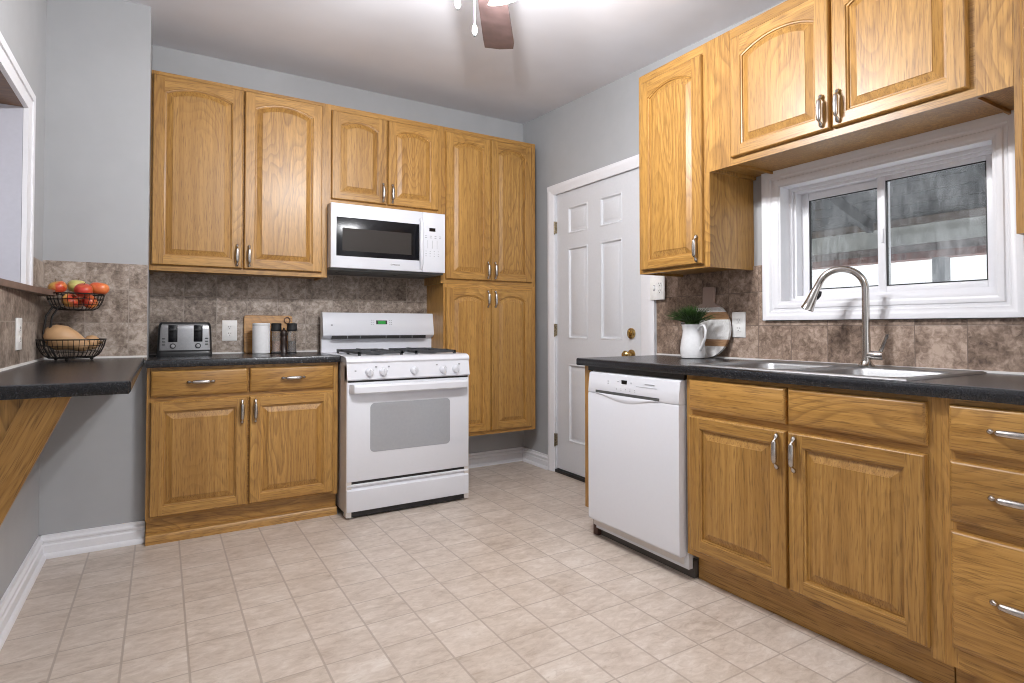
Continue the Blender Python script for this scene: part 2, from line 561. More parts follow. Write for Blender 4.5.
def inst(src, parent, loc, rot=(0, 0, 0), label=None):
    c = src.copy()
    COL.objects.link(c)
    c.parent = parent
    c.location = loc
    c.rotation_euler = rot
    if label:
        c['label'] = label
    return c

def copy_tree(o, parent=None):
    c = o.copy()
    COL.objects.link(c)
    c.parent = parent
    for ch in list(o.children):
        copy_tree(ch, c)
    return c

def arc(cx, cy, r, a0, a1, n):
    return [(cx + r * math.cos(a0 + (a1 - a0) * i / n), cy + r * math.sin(a0 + (a1 - a0) * i / n)) for i in range(n + 1)]

def rrect(x0, x1, y0, y1, r, n=5):
    p = []
    for cx, cy, a in ((x1 - r, y0 + r, -PI / 2), (x1 - r, y1 - r, 0), (x0 + r, y1 - r, PI / 2), (x0 + r, y0 + r, PI)):
        p += arc(cx, cy, r, a, a + PI / 2, n)
    return p

def offset(poly, d):
    """inset a counter-clockwise polygon by d"""
    n = len(poly)
    out = []
    for i in range(n):
        p0, p1, p2 = Vector(poly[i - 1]), Vector(poly[i]), Vector(poly[(i + 1) % n])
        a, b = (p1 - p0).normalized(), (p2 - p1).normalized()
        na, nb = Vector((-a.y, a.x)), Vector((-b.y, b.x))
        m = na + nb
        k = m.length_squared
        m = m * (2.0 / k) if k > 1e-6 else na
        out.append((p1.x + m.x * d, p1.y + m.y * d))
    return out

# room constants
RW, LW, BY, CZ = 2.551, -0.467, -0.525, 2.755
XJ = -0.046                                     # right corner of the forward wall left of the cabinets
def ceil_z(y): return CZ + 0.048 * y
YB = -6.2                                       # the room is open towards the adjoining space behind the camera

# ------------------------------------------------------------------ room shell
m = MB(); m.box(-3.2, RW + 0.12, YB, 0.3, -0.08, 0.0)
struct('floor', m, 'floor')
m = MB()
m.prism([(0.3, ceil_z(0.3)), (-5.6, ceil_z(-5.6)), (-5.6, ceil_z(-5.6) + 0.1), (0.3, ceil_z(0.3) + 0.1)], 'X', -0.62, RW + 0.14)
struct('ceiling', m, 'ceil')
m = MB(); m.box(XJ, RW + 0.12, 0.0, 0.12, 0, 2.9)
struct('wall_back', m, 'wall')
m = MB(); m.box(LW - 0.14, XJ, BY, 0.12, 0, 2.9)
struct('wall_back_left', m, 'wall')
m = MB()                                        # left wall with its pass-through opening
OY, OZ0, OZ1 = -1.02, 1.222, 1.965
m.box(LW - 0.14, LW, -3.2, BY, 0, OZ0)
m.box(LW - 0.34, LW, OY + 0.006, BY, OZ0, 2.9)
m.box(LW - 0.34, LW, -3.2, OY + 0.006, OZ1 + 0.012, 2.9)
m.box(LW - 0.34, LW, -3.2, -2.6, OZ0, OZ1 + 0.012)
m.box(LW - 0.34, LW, -5.6, -3.2, 0, 2.9)
struct('wall_left', m, 'wall')
m = MB(); m.box(LW, 0.5, -5.72, -5.6, 0, 2.9); m.box(2.0, RW, -5.72, -5.6, 0, 2.9); m.box(0.5, 2.0, -5.72, -5.6, 2.15, 2.9)  # unseen wall added to hold back sky fill, its opening lets some in
struct('wall_front', m, 'wall')
WY0, WY1, WZ0, WZ1 = -3.150, -2.305, 1.192, 1.758   # window opening
DY0, DY1, DZ = -1.372, -0.448, 2.112               # door opening
m = MB()
m.box(RW, RW + 0.14, DY1, 0.12, 0, 2.9)
m.box(RW, RW + 0.14, DY0, DY1, DZ, 2.9)
m.box(RW, RW + 0.14, WY1, DY0, 0, 2.9)
m.box(RW, RW + 0.14, WY0, WY1, 0, WZ0)
m.box(RW, RW + 0.14, WY0, WY1, WZ1, 2.9)
m.box(RW, RW + 0.14, -5.6, WY0, 0, 2.9)
struct('wall_right', m, 'wall')

# adjoining room seen through the pass-through
m = MB()
m.box(-2.9, -2.8, -3.2, 2.2, 0, 2.9)
m.box(-2.8, LW - 0.14, 2.1, 2.2, 0, 2.9)
struct('wall_far_room', m, 'adj')

# tile backsplashes
m = MB(); m.box(XJ + 0.001, 1.715, -0.008, 0.0, 0.90, 1.46)
struct('trim_1', m, 'tile_back')
m = MB(); m.box(LW + 0.0005, XJ - 0.001, BY - 0.008, BY, 0.915, 1.398)
struct('trim_2', m, 'tile_left')
m = MB(); m.box(LW, LW + 0.008, -3.15, BY - 0.0085, 0.915, 1.222)
m.box(LW, LW + 0.008, -0.86, BY - 0.0085, 1.222, 1.385)
struct('trim_3', m, 'tile_side')
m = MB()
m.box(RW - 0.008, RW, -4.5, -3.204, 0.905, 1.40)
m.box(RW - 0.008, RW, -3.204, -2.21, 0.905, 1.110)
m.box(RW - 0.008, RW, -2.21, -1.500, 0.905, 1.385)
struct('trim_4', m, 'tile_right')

# caulk lines
m = MB(); m.box(XJ, 0.91, -0.014, -0.008, 0.917, 0.926)
m.box(LW + 0.008, XJ, BY - 0.014, BY - 0.008, 0.928, 0.938)
m.box(LW + 0.008, LW + 0.014, -2.05, BY - 0.014, 0.928, 0.938)
m.box(RW - 0.014, RW - 0.008, -3.60, -1.5, 0.915, 0.924)
struct('trim_5', m, 'caulk')

# baseboards
def base_profile(h=0.105, t=0.016):
    return [(0, 0), (0.034, 0), (0.034, 0.014), (0.028, 0.022), (0.022, 0.024), (0.022, 0.058), (0.016, 0.064), (0.016, 0.072), (0.020, 0.076), (0.020, 0.084), (0.012, 0.092), (0.011, h), (0, h)]
bp_ = base_profile()
m = MB(); m.prism([(BY - a, b) for a, b in bp_], 'X', LW, XJ - 0.0)
struct('baseboard_back_left', m, 'white')
m = MB(); m.prism([(LW + a, b) for a, b in bp_], 'Y', -3.2, BY)
struct('baseboard_left', m, 'white')
m = MB(); m.prism([(-a, b) for a, b in bp_], 'X', 1.70, RW)
struct('baseboard_back', m, 'white')
m = MB(); m.prism([(RW - a, b) for a, b in bp_], 'Y', -0.376, 0.0)
struct('baseboard_right', m, 'white')

# pass-through trim: casing and ledge
m = MB()
cz0, ob = OZ0 + 0.025, OY + 0.115
m.box(LW, LW + 0.016, OY + 0.002, OY + 0.0835, cz0, OZ1 + 0.0545)
m.box(LW, LW + 0.022, OY + 0.083, ob, cz0, OZ1 + 0.085)
m.box(LW, LW + 0.016, -3.0, OY + 0.002, OZ1, OZ1 + 0.0545)
m.box(LW, LW + 0.022, -3.0, OY + 0.0829, OZ1 + 0.054, OZ1 + 0.085)
struct('trim_6', m, 'white')
m = MB(); m.box(LW - 0.345, LW - 0.001, OY, OY + 0.005, OZ0 + 0.0245, OZ1)
struct('trim_9', m, 'adj')
m = MB(); m.box(LW - 0.345, LW - 0.001, -3.0, OY, OZ1, OZ1 + 0.011)
struct('trim_8', m, 'oak_old')
m = MB()
pts = [(LW - 0.34, -2.6), (LW + 0.02, -2.6), (-0.455, -1.55), (-0.425, -1.05), (-0.395, -0.78), (-0.385, -0.70), (-0.405, -0.655), (LW + 0.009, -0.64), (LW + 0.0005, -0.64), (LW + 0.0005, OY), (LW - 0.34, OY)]
m.prism(pts, 'Z', 1.222, 1.246)
struct('trim_7', m, 'ledge')

# ------------------------------------------------------------------ window
win = bpy.data.objects.new('window_1', None); COL.objects.link(win); win.location = (RW, -2.72, WZ0); win['kind'] = 'structure'
def casing(m, y0, y1, z0, z1, w, x, mi=0):
    """mitred picture-frame casing around an opening, stepped profile"""
    prof = [(0.0, 0.0), (0.0, 0.012), (0.010, 0.018), (0.022, 0.018), (0.026, 0.014), (0.034, 0.014), (0.040, 0.021), (0.056, 0.021), (0.062, 0.026), (w, 0.026), (w, 0.0)]
    loops = []
    for d, h in prof:
        loops.append([(x - h, y0 - d, z0 - d), (x - h, y1 + d, z0 - d), (x - h, y1 + d, z1 + d), (x - h, y0 - d, z1 + d)])
    m.loft(loops, mi, False, False, False)
m = MB(); casing(m, WY0, WY1, WZ0, WZ1, 0.079, RW - 0.0005)
m.build('casing', 'white', win, world=True)
m = MB()                                        # jamb lining
X1 = 2.690
for a in ((WY0, WY0 + 0.010, WZ0, WZ1), (WY1 - 0.010, WY1, WZ0, WZ1), (WY0 + 0.010, WY1 - 0.010, WZ0, WZ0 + 0.010), (WY0 + 0.010, WY1 - 0.010, WZ1 - 0.010, WZ1)):
    m.box(RW - 0.010, X1, a[0], a[1], a[2], a[3])
m.build('jamb', 'white', win, world=True)
def ring(m, x0, x1, y0, y1, z0, z1, t, mi=0, c=0.003, tb=None):
    tb = tb or t
    m.box(x0, x1, y0, y0 + t, z0, z1, mi, c)
    m.box(x0, x1, y1 - t, y1, z0, z1, mi, c)
    m.box(x0, x1, y0 + t, y1 - t, z0, z0 + tb, mi, c)
    m.box(x0, x1, y0 + t, y1 - t, z1 - t, z1, mi, c)
m = MB()
ring(m, 2.628, 2.700, WY0 + 0.009, WY1 - 0.009, WZ0 + 0.009, WZ1 - 0.009, 0.027, c=0)
ring(m, 2.612, 2.630, WY0 + 0.009, WY1 - 0.009, WZ0 + 0.009, WZ1 - 0.009, 0.015, c=0)
m.build('window_frame', 'white', win, world=True)
def sash(x, y0, y1, z0, z1, t):
    m = MB()
    ring(m, x, x + 0.022, y0, y1, z0, z1, t, c=0.003)
    o = m.build('sash', 'white', win, world=True)
    m = MB(); ring(m, x + 0.006, x + 0.016, y0 + t - 0.001, y1 - t + 0.001, z0 + t - 0.001, z1 - t + 0.001, 0.006, c=0)
    m.build('gasket', 'black', o, world=True)
    m = MB(); m.box(x + 0.010, x + 0.013, y0 + t, y1 - t, z0 + t, z1 - t)
    m.build('pane', 'glass', o, world=True)
    return o
sash(2.672, -2.730, -2.340, 1.222, 1.722, 0.035)
s2 = sash(2.644, -3.118, -2.700, 1.222, 1.735, 0.032)
m = MB(); m.box(2.636, 2.646, -2.726, -2.716, 1.44, 1.50, c=0.002)
m.build('latch', 'white', s2, world=True)
m = MB(); m.tube([(2.632, -2.46, 1.737), (2.625, -2.475, 1.739)], 0.004)
m.build('vent_latch', 'black', win, world=True)

# ------------------------------------------------------------------ exterior porch
por = thing('porch', 'covered porch with grey board ceiling seen outside the window over the sink', 'porch', (4.5, -1.6, 0))
def pz(x): return 2.40 - (x - 2.75) * 0.31
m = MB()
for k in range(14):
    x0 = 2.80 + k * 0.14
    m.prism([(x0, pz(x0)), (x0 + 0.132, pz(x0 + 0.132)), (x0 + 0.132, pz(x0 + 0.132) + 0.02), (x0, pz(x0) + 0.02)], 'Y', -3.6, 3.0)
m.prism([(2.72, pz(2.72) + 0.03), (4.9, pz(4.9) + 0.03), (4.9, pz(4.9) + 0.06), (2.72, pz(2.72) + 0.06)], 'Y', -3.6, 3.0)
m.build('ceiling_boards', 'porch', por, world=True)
for y in (-2.6, -1.75, -0.9, -0.05, 0.8):
    m = MB(); m.prism([(2.76, pz(2.76) - 0.10), (4.62, pz(4.62) - 0.08), (4.62, pz(4.62)), (2.76, pz(2.76))], 'Y', y, y + 0.045)
    m.build('rafter', 'porch', por, world=True)
for za, zb, mt in ((1.600, 1.655, 'porch_dull'), (1.657, 1.790, 'porch_beam'), (1.792, 1.845, 'porch_brown')):
    m = MB(); m.box(4.50, 4.60, -3.6, 3.0, za, zb)
    m.build('header_board', mt, por, world=True)
m = MB(); m.box(4.485, 4.615, -3.6, 3.0, 1.552, 1.60)
m.build('header_trim', 'porch_red', por, world=True)
for y in (-3.2, -2.20, -0.95, 0.6, 2.2):
    m = MB(); m.box(4.50, 4.58, y, y + 0.075, 0.0, 1.56)
    m.build('post', 'porch_post', por, world=True)
m = MB(); m.box(2.70, 14.0, -9.0, 12.0, -0.5, -0.35)
g = m.build('ground', 'snow'); g['kind'] = 'structure'

# ------------------------------------------------------------------ entry door in the right wall
door = bpy.data.objects.new('door_1', None); COL.objects.link(door); door.location = (2.562, -0.905, 0.0); door['kind'] = 'structure'
def panelled(m, x, y0, y1, z0, z1, panels, depth, back):
    """front face at x looking to -X, recessed raised panels"""
    ys = sorted({y0, y1} | {p[0] for p in panels} | {p[1] for p in panels})
    zs = sorted({z0, z1} | {p[2] for p in panels} | {p[3] for p in panels})
    def ins(y, z): return any(p[0] <= y <= p[1] and p[2] <= z <= p[3] for p in panels)
    for i in range(len(ys) - 1):
        for j in range(len(zs) - 1):
            if not ins((ys[i] + ys[i + 1]) / 2, (zs[j] + zs[j + 1]) / 2):
                m.face([(x, ys[i], zs[j]), (x, ys[i + 1], zs[j]), (x, ys[i + 1], zs[j + 1]), (x, ys[i], zs[j + 1])])
    for a, b, c, d in panels:
        loops = []
        for ins_, dep in ((0, 0), (0.004, -0.003), (0.010, -0.003), (0.018, depth), (0.028, depth), (0.042, 0.003), (0.045, 0.002)):
            loops.append([(x + dep, a + ins_, c + ins_), (x + dep, b - ins_, c + ins_), (x + dep, b - ins_, d - ins_), (x + dep, a + ins_, d - ins_)])
        m.loft(loops, 0, False, False, True)
    m.face([(back, y0, z0), (back, y1, z0), (back, y1, z1), (back, y0, z1)])
    for q in (((x, y0, z0), (back, y0, z0), (back, y0, z1), (x, y0, z1)), ((x, y1, z0), (back, y1, z0), (back, y1, z1), (x, y1, z1)),
              ((x, y0, z0), (back, y0, z0), (back, y1, z0), (x, y1, z0)), ((x, y0, z1), (back, y0, z1), (back, y1, z1), (x, y1, z1))):
        m.face(q)
m = MB()
pan = []
for ya, yb in ((-0.828, -0.598), (-1.182, -0.960)):
    for za, zb in ((1.760, 1.960), (0.994, 1.660), (0.245, 0.812)):
        pan.append((ya, yb, za, zb))
panelled(m, 2.562, -1.357, -0.458, 0.028, 2.102, pan, 0.011, 2.600)
m.build('door_slab', 'door', door, world=True)
m = MB()
cp = [(0, 0), (0, 0.010), (0.012, 0.016), (0.030, 0.016), (0.036, 0.020), (0.066, 0.022), (0.074, 0.018), (0.074, 0)]
def door_casing(m, y_in, sgn, z1):
    m.prism([(RW - h, y_in + sgn * d) for d, h in cp], 'Z', 0.0, z1)
door_casing(m, DY1, 1, DZ + 0.036)
m.prism([(RW - h, DY0 - d * 1.60) for d, h in cp], 'Z', 0.0, DZ + 0.036)
m.prism([(RW - h - 0.0005, DZ - 0.036 + d) for d, h in cp], 'Y', DY0 - 0.118, DY1 + 0.074)
m.build('casing', 'white', door, world=True)
m = MB()
m.box(RW - 0.004, RW + 0.13, DY1 - 0.009, DY1, 0, DZ - 0.004)
m.box(RW - 0.004, RW + 0.13, DY0, DY0 + 0.009, 0, DZ - 0.004)
m.box(RW - 0.004, RW + 0.13, DY0, DY1, DZ - 0.009, DZ - 0.0)
m.build('jamb', 'door', door, world=True)
m = MB(); m.box(RW - 0.010, RW + 0.1, DY0 + 0.009, DY1 - 0.009, 0.0, 0.022)
m.build('threshold', 'black', door, world=True)
m = MB(); m.box(2.59, 2.66, DY0 + 0.009, DY1 - 0.009, 0.022, DZ - 0.01)
m.build('weather_panel', 'door', door, world=True)
for z in (1.83, 1.06, 0.24):
    m = MB()
    m.lathe([(0.006, -0.045), (0.006, 0.045)], (RW - 0.008, -0.4535, z), 10)
    m.lathe([(0.004, -0.052), (0.007, -0.047), (0.007, -0.045)], (RW - 0.008, -0.4535, z), 10)
    m.box(RW - 0.0075, RW + 0.010, -0.463, -0.446, z - 0.044, z + 0.044)
    m.build('hinge', 'hinge', door, world=True)
m = MB()
m.lathe([(0.012, 0.0), (0.034, -0.002), (0.034, -0.010), (0.022, -0.016)], (2.562, -1.268, 1.040), 20, axis='X')
m.lathe([(0.014, -0.012), (0.014, -0.024), (0.002, -0.026)], (2.562, -1.268, 1.040), 14, axis='X')
m.box(2.526, 2.540, -1.272, -1.264, 1.020, 1.060, c=0.002)
m.build('deadbolt', 'brass', door, world=True)
m = MB()
m.lathe([(0.012, 0.0), (0.033, -0.002), (0.033, -0.008), (0.014, -0.014), (0.011, -0.034), (0.020, -0.040), (0.027, -0.052), (0.027, -0.062), (0.018, -0.072), (0.002, -0.074)], (2.562, -1.268, 0.905), 20, axis='X')
m.build('knob', 'brass', door, world=True)

# ------------------------------------------------------------------ cabinet doors, drawers, handles
def handle_mesh():
    """spindle pull along z, standing off towards -y"""
    m = MB()
    path, rad = [], []
    for z, y, r in ((-0.0530, -0.0020, 0.0060), (-0.0510, -0.0055, 0.0075), (-0.0475, -0.0085, 0.0078), (-0.0435, -0.0120, 0.0058), (-0.0395, -0.0155, 0.0042),
                    (-0.0355, -0.0185, 0.0045), (-0.0325, -0.0200, 0.0076), (-0.0300, -0.0205, 0.0082), (-0.0220, -0.0210, 0.0088), (-0.0110, -0.0215, 0.0094), (0, -0.0217, 0.0096)):
        path.append((0, y * 1.05, z * 1.13)); rad.append(r * 1.08)
    full = path + [(0, y, -z) for _, y, z in path[:-1]][::-1]
    m.tube(full, rad + rad[:-1][::-1], 12)
    return m
HANDLE = None
def add_handle(parent, loc, horizontal=False):
    global HANDLE
    rot = (0, PI / 2, 0) if horizontal else (0, 0, 0)
    if HANDLE is None:
        HANDLE = handle_mesh().build('handle', 'pewter', parent, loc, rot, sharp=60)
        return HANDLE
    return inst(HANDLE, parent, loc, rot)

def door_mb(w, h, arch=0.0, t=0.020, st=0.055, rl=0.048):
    """raised-panel door: x 0..w, z 0..h, back at y=0, front at y=-t; slot 0 upright grain, slot 1 level grain"""
    m = MB()
    c = 0.006
    yf = -t
    out = [(0, 0), (w, 0), (w, h), (0, h)]
    inn = [(c, c), (w - c, c), (w - c, h - c), (c, h - c)]
    mid = [(c * .35, c * .35), (w - c * .35, c * .35), (w - c * .35, h - c * .35), (c * .35, h - c * .35)]
    loops = [[(x, 0, z) for x, z in out], [(x, yf + 0.008, z) for x, z in out], [(x, yf + 0.0025, z) for x, z in mid], [(x, yf, z) for x, z in inn]]
    m.loft(loops, 0, False, True, False)
    ox0, ox1, oz0 = st, w - st, rl
    if arch > 0:
        zs, za = h - rl - arch, h - rl
        sh = 0.0
        hw = (ox1 - ox0) / 2 - sh
        R = (hw * hw + arch * arch) / (2 * arch)
        cx, cz = (ox0 + ox1) / 2, za - R
        a = math.asin(hw / R)
        top = [(cx + R * math.sin(a - 2 * a * i / 20), cz + R * math.cos(a - 2 * a * i / 20)) for i in range(21)]
    else:
        zs = h - rl
        top = [(ox1, zs), (ox0, zs)]
    poly = [(ox0, oz0), (ox1, oz0)] + top
    # frame face
    m.face([(c, yf, c), (ox0, yf, c), (ox0, yf, h - c), (c, yf, h - c)], 0)
    m.face([(ox1, yf, c), (w - c, yf, c), (w - c, yf, h - c), (ox1, yf, h - c)], 0)
    m.face([(ox0, yf, c), (ox1, yf, c), (ox1, yf, oz0), (ox0, yf, oz0)], 1)
    for i in range(len(top) - 1):
        (xa, za_), (xb, zb_) = top[i], top[i + 1]
        if abs(xa - xb) > 1e-6:
            m.face([(xb, yf, zb_), (xa, yf, za_), (xa, yf, h - c), (xb, yf, h - c)], 1)
    # moulded edge, groove and raised field
    prof = [(0, 0), (0.0022, 0.0045), (0.0075, 0.0060), (0.0085, 0.0125), (0.0125, 0.0125), (0.040, 0.0030), (0.0412, 0.0008)]
    def inset(d):
        if arch <= 0:
            return offset(poly, d)
        h_, R_i = hw - d, R - d
        ai = math.asin(h_ / R_i)
        return [(ox0 + d, oz0 + d), (ox1 - d, oz0 + d)] + [(cx + R_i * math.sin(ai - 2 * ai * i / 20), cz + R_i * math.cos(ai - 2 * ai * i / 20)) for i in range(21)]
    L = [[(x, yf + dep, z) for x, z in inset(d)] for d, dep in prof]
    n = len(poly)
    for k in range(len(L) - 1):
        for i in range(n):
            j = (i + 1) % n
            horiz = abs(poly[i][0] - poly[j][0]) > abs(poly[i][1] - poly[j][1])
            m.face([L[k][i], L[k][j], L[k + 1][j], L[k + 1][i]], 1 if (horiz and k < 4) else 0)
    m.face(L[-1], 0)
    return m

def drawer_mb(w, h, t=0.020):
    m = MB()
    out = [(0, 0), (w, 0), (w, h), (0, h)]
    def ins(d, db=None):
        db = d if db is None else db
        return [(d, db), (w - d, db), (w - d, h - d), (d, h - d)]
    loops = [[(x, 0, z) for x, z in out], [(x, -t + 0.009, z) for x, z in out], [(x, -t + 0.004, z) for x, z in ins(0.003, 0.006)], [(x, -t, z) for x, z in ins(0.010, 0.016)]]
    m.loft(loops, 0, False, True, True)
    return m

OAK2 = ['oak_v', 'oak_h']
def cab_door(parent, x0, x1, z0, z1, D, arch=0.0, handle=None, name='door'):
    """handle: 'bl','br','tl','tr' corner"""
    w, h = x1 - x0, z1 - z0
    o = door_mb(w, h, arch).build(name, OAK2, parent, (x0, -D - 0.0005, z0))
    if handle:
        hx = 0.028 if handle[1] == 'l' else w - 0.028
        hz = 0.075 if handle[0] == 'b' else h - 0.075
        add_handle(o, (hx, -0.020, hz))
    return o
def cab_drawer(parent, x0, x1, z0, z1, D, handle=True, name='drawer'):
    o = drawer_mb(x1 - x0, z1 - z0).build(name, ['oak_h'], parent, (x0, -D - 0.0005, z0))
    if handle:
        add_handle(o, ((x1 - x0) / 2, -0.020, (z1 - z0) / 2 + 0.004), True)
    return o

def carcass(parent, Wd, D, H, recess=0.012, toe=None, back=0.002, name='carcass', z0=0.0, inner=None):
    """closed case with a face frame in front; recessed underside; y 0 is the wall"""
    m = MB()
    s = 0.004
    zb = z0 + (toe[0] if toe else 0)
    m.box(0, s + 0.012, -D + 0.019, -back, zb, H, 0)
    m.box(Wd - s - 0.012, Wd, -D + 0.019, -back, zb, H, 0)
    m.box(0.016, Wd - 0.016, -D + 0.019, -back, zb + recess, inner or (H - 0.001), 0)
    m.box(0, 0.034, -D, -D + 0.019, zb, H, 0)
    m.box(Wd - 0.034, Wd, -D, -D + 0.019, zb, H, 0)
    m.box(0.034, Wd - 0.034, -D + 0.0002, -D + 0.019, zb, H, 1)
    o = m.build(name, ['oak_v', 'oak_h'], parent)
    if toe:
        t = MB()
        t.box(0.002, Wd - 0.002, -D + toe[1], -D + toe[1] + 0.016, 0, zb, 0)
        t.build('toe_board', ['oak_h'], parent)
    return o
R90 = -PI / 2

# --- back wall, left double wall cabinet
DU = 0.303
c1 = thing('wall_cabinet', 'tall oak double-door wall cabinet above the toaster and canister', 'cabinet', (-0.0445, 0, 1.392), 0, 'oak wall cabinets')
carcass(c1, 0.9465, DU, 2.490 - 1.392)
cab_door(c1, 0.0085, 0.4585, 0.030, 1.075, DU, 0.042, 'br')
cab_door(c1, 0.4665, 0.9095, 0.030, 1.075, DU, 0.042, 'bl')
# --- above the microwave
c2 = thing('wall_cabinet', 'short oak double-door wall cabinet directly over the white microwave', 'cabinet', (0.902, 0, 1.858), 0, 'oak wall cabinets')
carcass(c2, 0.776, DU, 2.490 - 1.858)
cab_door(c2, 0.020, 0.380, 0.032, 0.595, DU, 0.042, 'br')
cab_door(c2, 0.388, 0.750, 0.032, 0.595, DU, 0.042, 'bl')
# --- pantry: upper and lower cabinets
c3 = thing('wall_cabinet', 'tall oak wall cabinet in the corner, stacked directly on the pantry cabinet', 'cabinet', (1.678, 0, 1.3875), 0, 'oak wall cabinets')
carcass(c3, 0.790, DU, 2.490 - 1.3875)
cab_door(c3, 0.033, 0.391, 0.031, 1.068, DU, 0.042, 'br')
cab_door(c3, 0.396, 0.750, 0.031, 1.068, DU, 0.042, 'bl')
c4 = thing('pantry_cabinet', 'narrow-doored oak pantry cabinet hung above the baseboard right of the range', 'cabinet', (1.698, 0, 0.301), 0)
carcass(c4, 0.770, DU, 1.3865 - 0.301)
cab_door(c4, 0.015, 0.371, 0.027, 1.058, DU, 0.040, 'tr')
cab_door(c4, 0.376, 0.730, 0.027, 1.058, DU, 0.040, 'tl')
# --- back wall base cabinet
DB = 0.605
c5 = thing('base_cabinet', 'oak base cabinet with two drawers over two doors left of the white range', 'cabinet', (-0.044, 0, 0), 0, 'oak base cabinets')
carcass(c5, 0.939, DB, 0.879, toe=(0.120, 0.030))
m = MB(); m.prism([(-DB + 0.030, 0), (-DB - 0.002, 0), (-DB - 0.002, 0.034), (-DB + 0.006, 0.044), (-DB + 0.030, 0.046)], 'X', 0.002, 0.937)
m.build('shoe_moulding', ['oak_h'], c5)
cab_drawer(c5, 0.016, 0.459, 0.733, 0.862, DB)
cab_drawer(c5, 0.468, 0.911, 0.733, 0.862, DB)
cab_door(c5, 0.016, 0.459, 0.137, 0.708, DB, 0, 'tr')
cab_door(c5, 0.468, 0.911, 0.137, 0.708, DB, 0, 'tl')

# --- right wall uppers (local x runs towards the camera)
DR = 0.325
c6 = thing('wall_cabinet', 'single-door oak wall cabinet between the white door and the window', 'cabinet', (RW, -1.693, 1.364), R90, 'oak wall cabinets')
carcass(c6, 0.470, DR, 2.437 - 1.364)
cab_door(c6, 0.028, 0.437, 0.018, 1.022, DR, 0.045, 'br')
c7 = thing('wall_cabinet', 'oak double-door wall cabinet bridging over the kitchen window', 'cabinet', (RW, -2.1635, 1.813), R90, 'oak wall cabinets')
carcass(c7, 1.141, DR, 2.437 - 1.813, 0.016)
m = MB(); m.box(0.0, 0.118, -DR - 0.0006, -DR + 0.004, 0.0, 2.437 - 1.813, 0)
m.build('filler_panel', ['oak_v'], c7)
m = MB(); m.box(1.046, 1.141, -DR - 0.0006, -DR + 0.004, 0.0, 2.437 - 1.813, 0)
m.build('filler_panel', ['oak_v'], c7)
for xq in (0.118, 1.030):
    m = MB(); m.box(xq, xq + 0.008, -DR + 0.02, -0.006, 0.004, 0.016)
    m.build('cleat', ['oak_d'], c7)
cab_door(c7, 0.130, 0.585, 0.031, 0.572, DR, 0.045, 'br')
cab_door(c7, 0.594, 1.030, 0.031, 0.572, DR, 0.045, 'bl')
c8 = thing('wall_cabinet', 'oak wall cabinet right of the window, cut by the picture edge', 'cabinet', (RW, -3.305, 1.362), R90, 'oak wall cabinets')
carcass(c8, 0.46, DR, 2.437 - 1.362)
cab_door(c8, 0.022, 0.435, 0.018, 1.022, DR, 0.045, 'bl')

# --- right wall bases
DRB = RW - 1.941
c9 = thing('sink_cabinet', 'oak sink base cabinet with two false drawer fronts under the window', 'cabinet', (RW, -2.273, 0), R90, 'oak base cabinets')
carcass(c9, 0.943, DRB, 0.878, toe=(0.120, 0.064), inner=0.66)
cab_drawer(c9, 0.026, 0.466, 0.733, 0.862, DRB, False, 'drawer_front')
cab_drawer(c9, 0.476, 0.912, 0.733, 0.862, DRB, False, 'drawer_front')
cab_door(c9, 0.026, 0.466, 0.150, 0.708, DRB, 0, 'tr')
cab_door(c9, 0.476, 0.909, 0.150, 0.708, DRB, 0, 'tl')
c10 = thing('drawer_cabinet', 'oak base cabinet with a stack of three drawers at the right edge', 'cabinet', (RW, -3.2165, 0), R90, 'oak base cabinets')
carcass(c10, 0.362, DRB, 0.878, toe=(0.120, 0.064))
cab_drawer(c10, 0.024, 0.338, 0.731, 0.862, DRB)
cab_drawer(c10, 0.024, 0.338, 0.533, 0.705, DRB)
cab_drawer(c10, 0.024, 0.338, 0.180, 0.508, DRB)

# end panel at the left of the dishwasher
m = MB()
m.prism([(1.941, 0.135), (2.000, 0.135), (2.000, 0.0), (RW - 0.01, 0.0), (RW - 0.01, 0.878), (1.941, 0.878)], 'Y', -1.614, -1.576)
tag(m.build('end_panel', 'oak_v'), 'narrow oak end panel closing the counter run left of the dishwasher', 'panel')

# ------------------------------------------------------------------ countertops
def nosed(m, a0, a1, axis, front, inner, z0, z1, sgn):
    """front strip with eased nose; front/inner are coordinates on the other axis; sgn is the outward direction"""
    r = 0.008
    pr = [(inner, z0), (front - sgn * 0.003, z0), (front, z0 + 0.004), (front, z1 - r), (front - sgn * 0.0025, z1 - 0.0025), (front - sgn * r, z1), (inner, z1)]
    m.prism(pr, axis, a0, a1)
t1 = MB()
t1.box(XJ + 0.002, 0.898, -0.60, -0.0085, 0.880, 0.917)
nosed(t1, -0.050, 0.898, 'X', -0.640, -0.60, 0.880, 0.917, -1)
tag(t1.build('countertop', 'counter'), 'charcoal laminate countertop carrying the toaster, left of the range', 'countertop')
CT = 0.916
SX0, SX1, SY0, SY1 = 1.968, 2.470, -3.105, -2.290     # sink cutout
t2 = MB()
YE = -3.60
t2.box(1.945, SX0, YE, -1.545, 0.879, CT)
t2.box(SX1, RW - 0.009, YE, -1.545, 0.879, CT)
t2.box(SX0, SX1, SY1, -1.545, 0.879, CT)
t2.box(SX0, SX1, YE, SY0, 0.879, CT)
nosed(t2, YE, -1.545, 'Y', 1.908, 1.945, 0.879, CT, -1)
tag(t2.build('countertop', 'counter'), 'long charcoal laminate countertop holding the sink beneath the window', 'countertop')
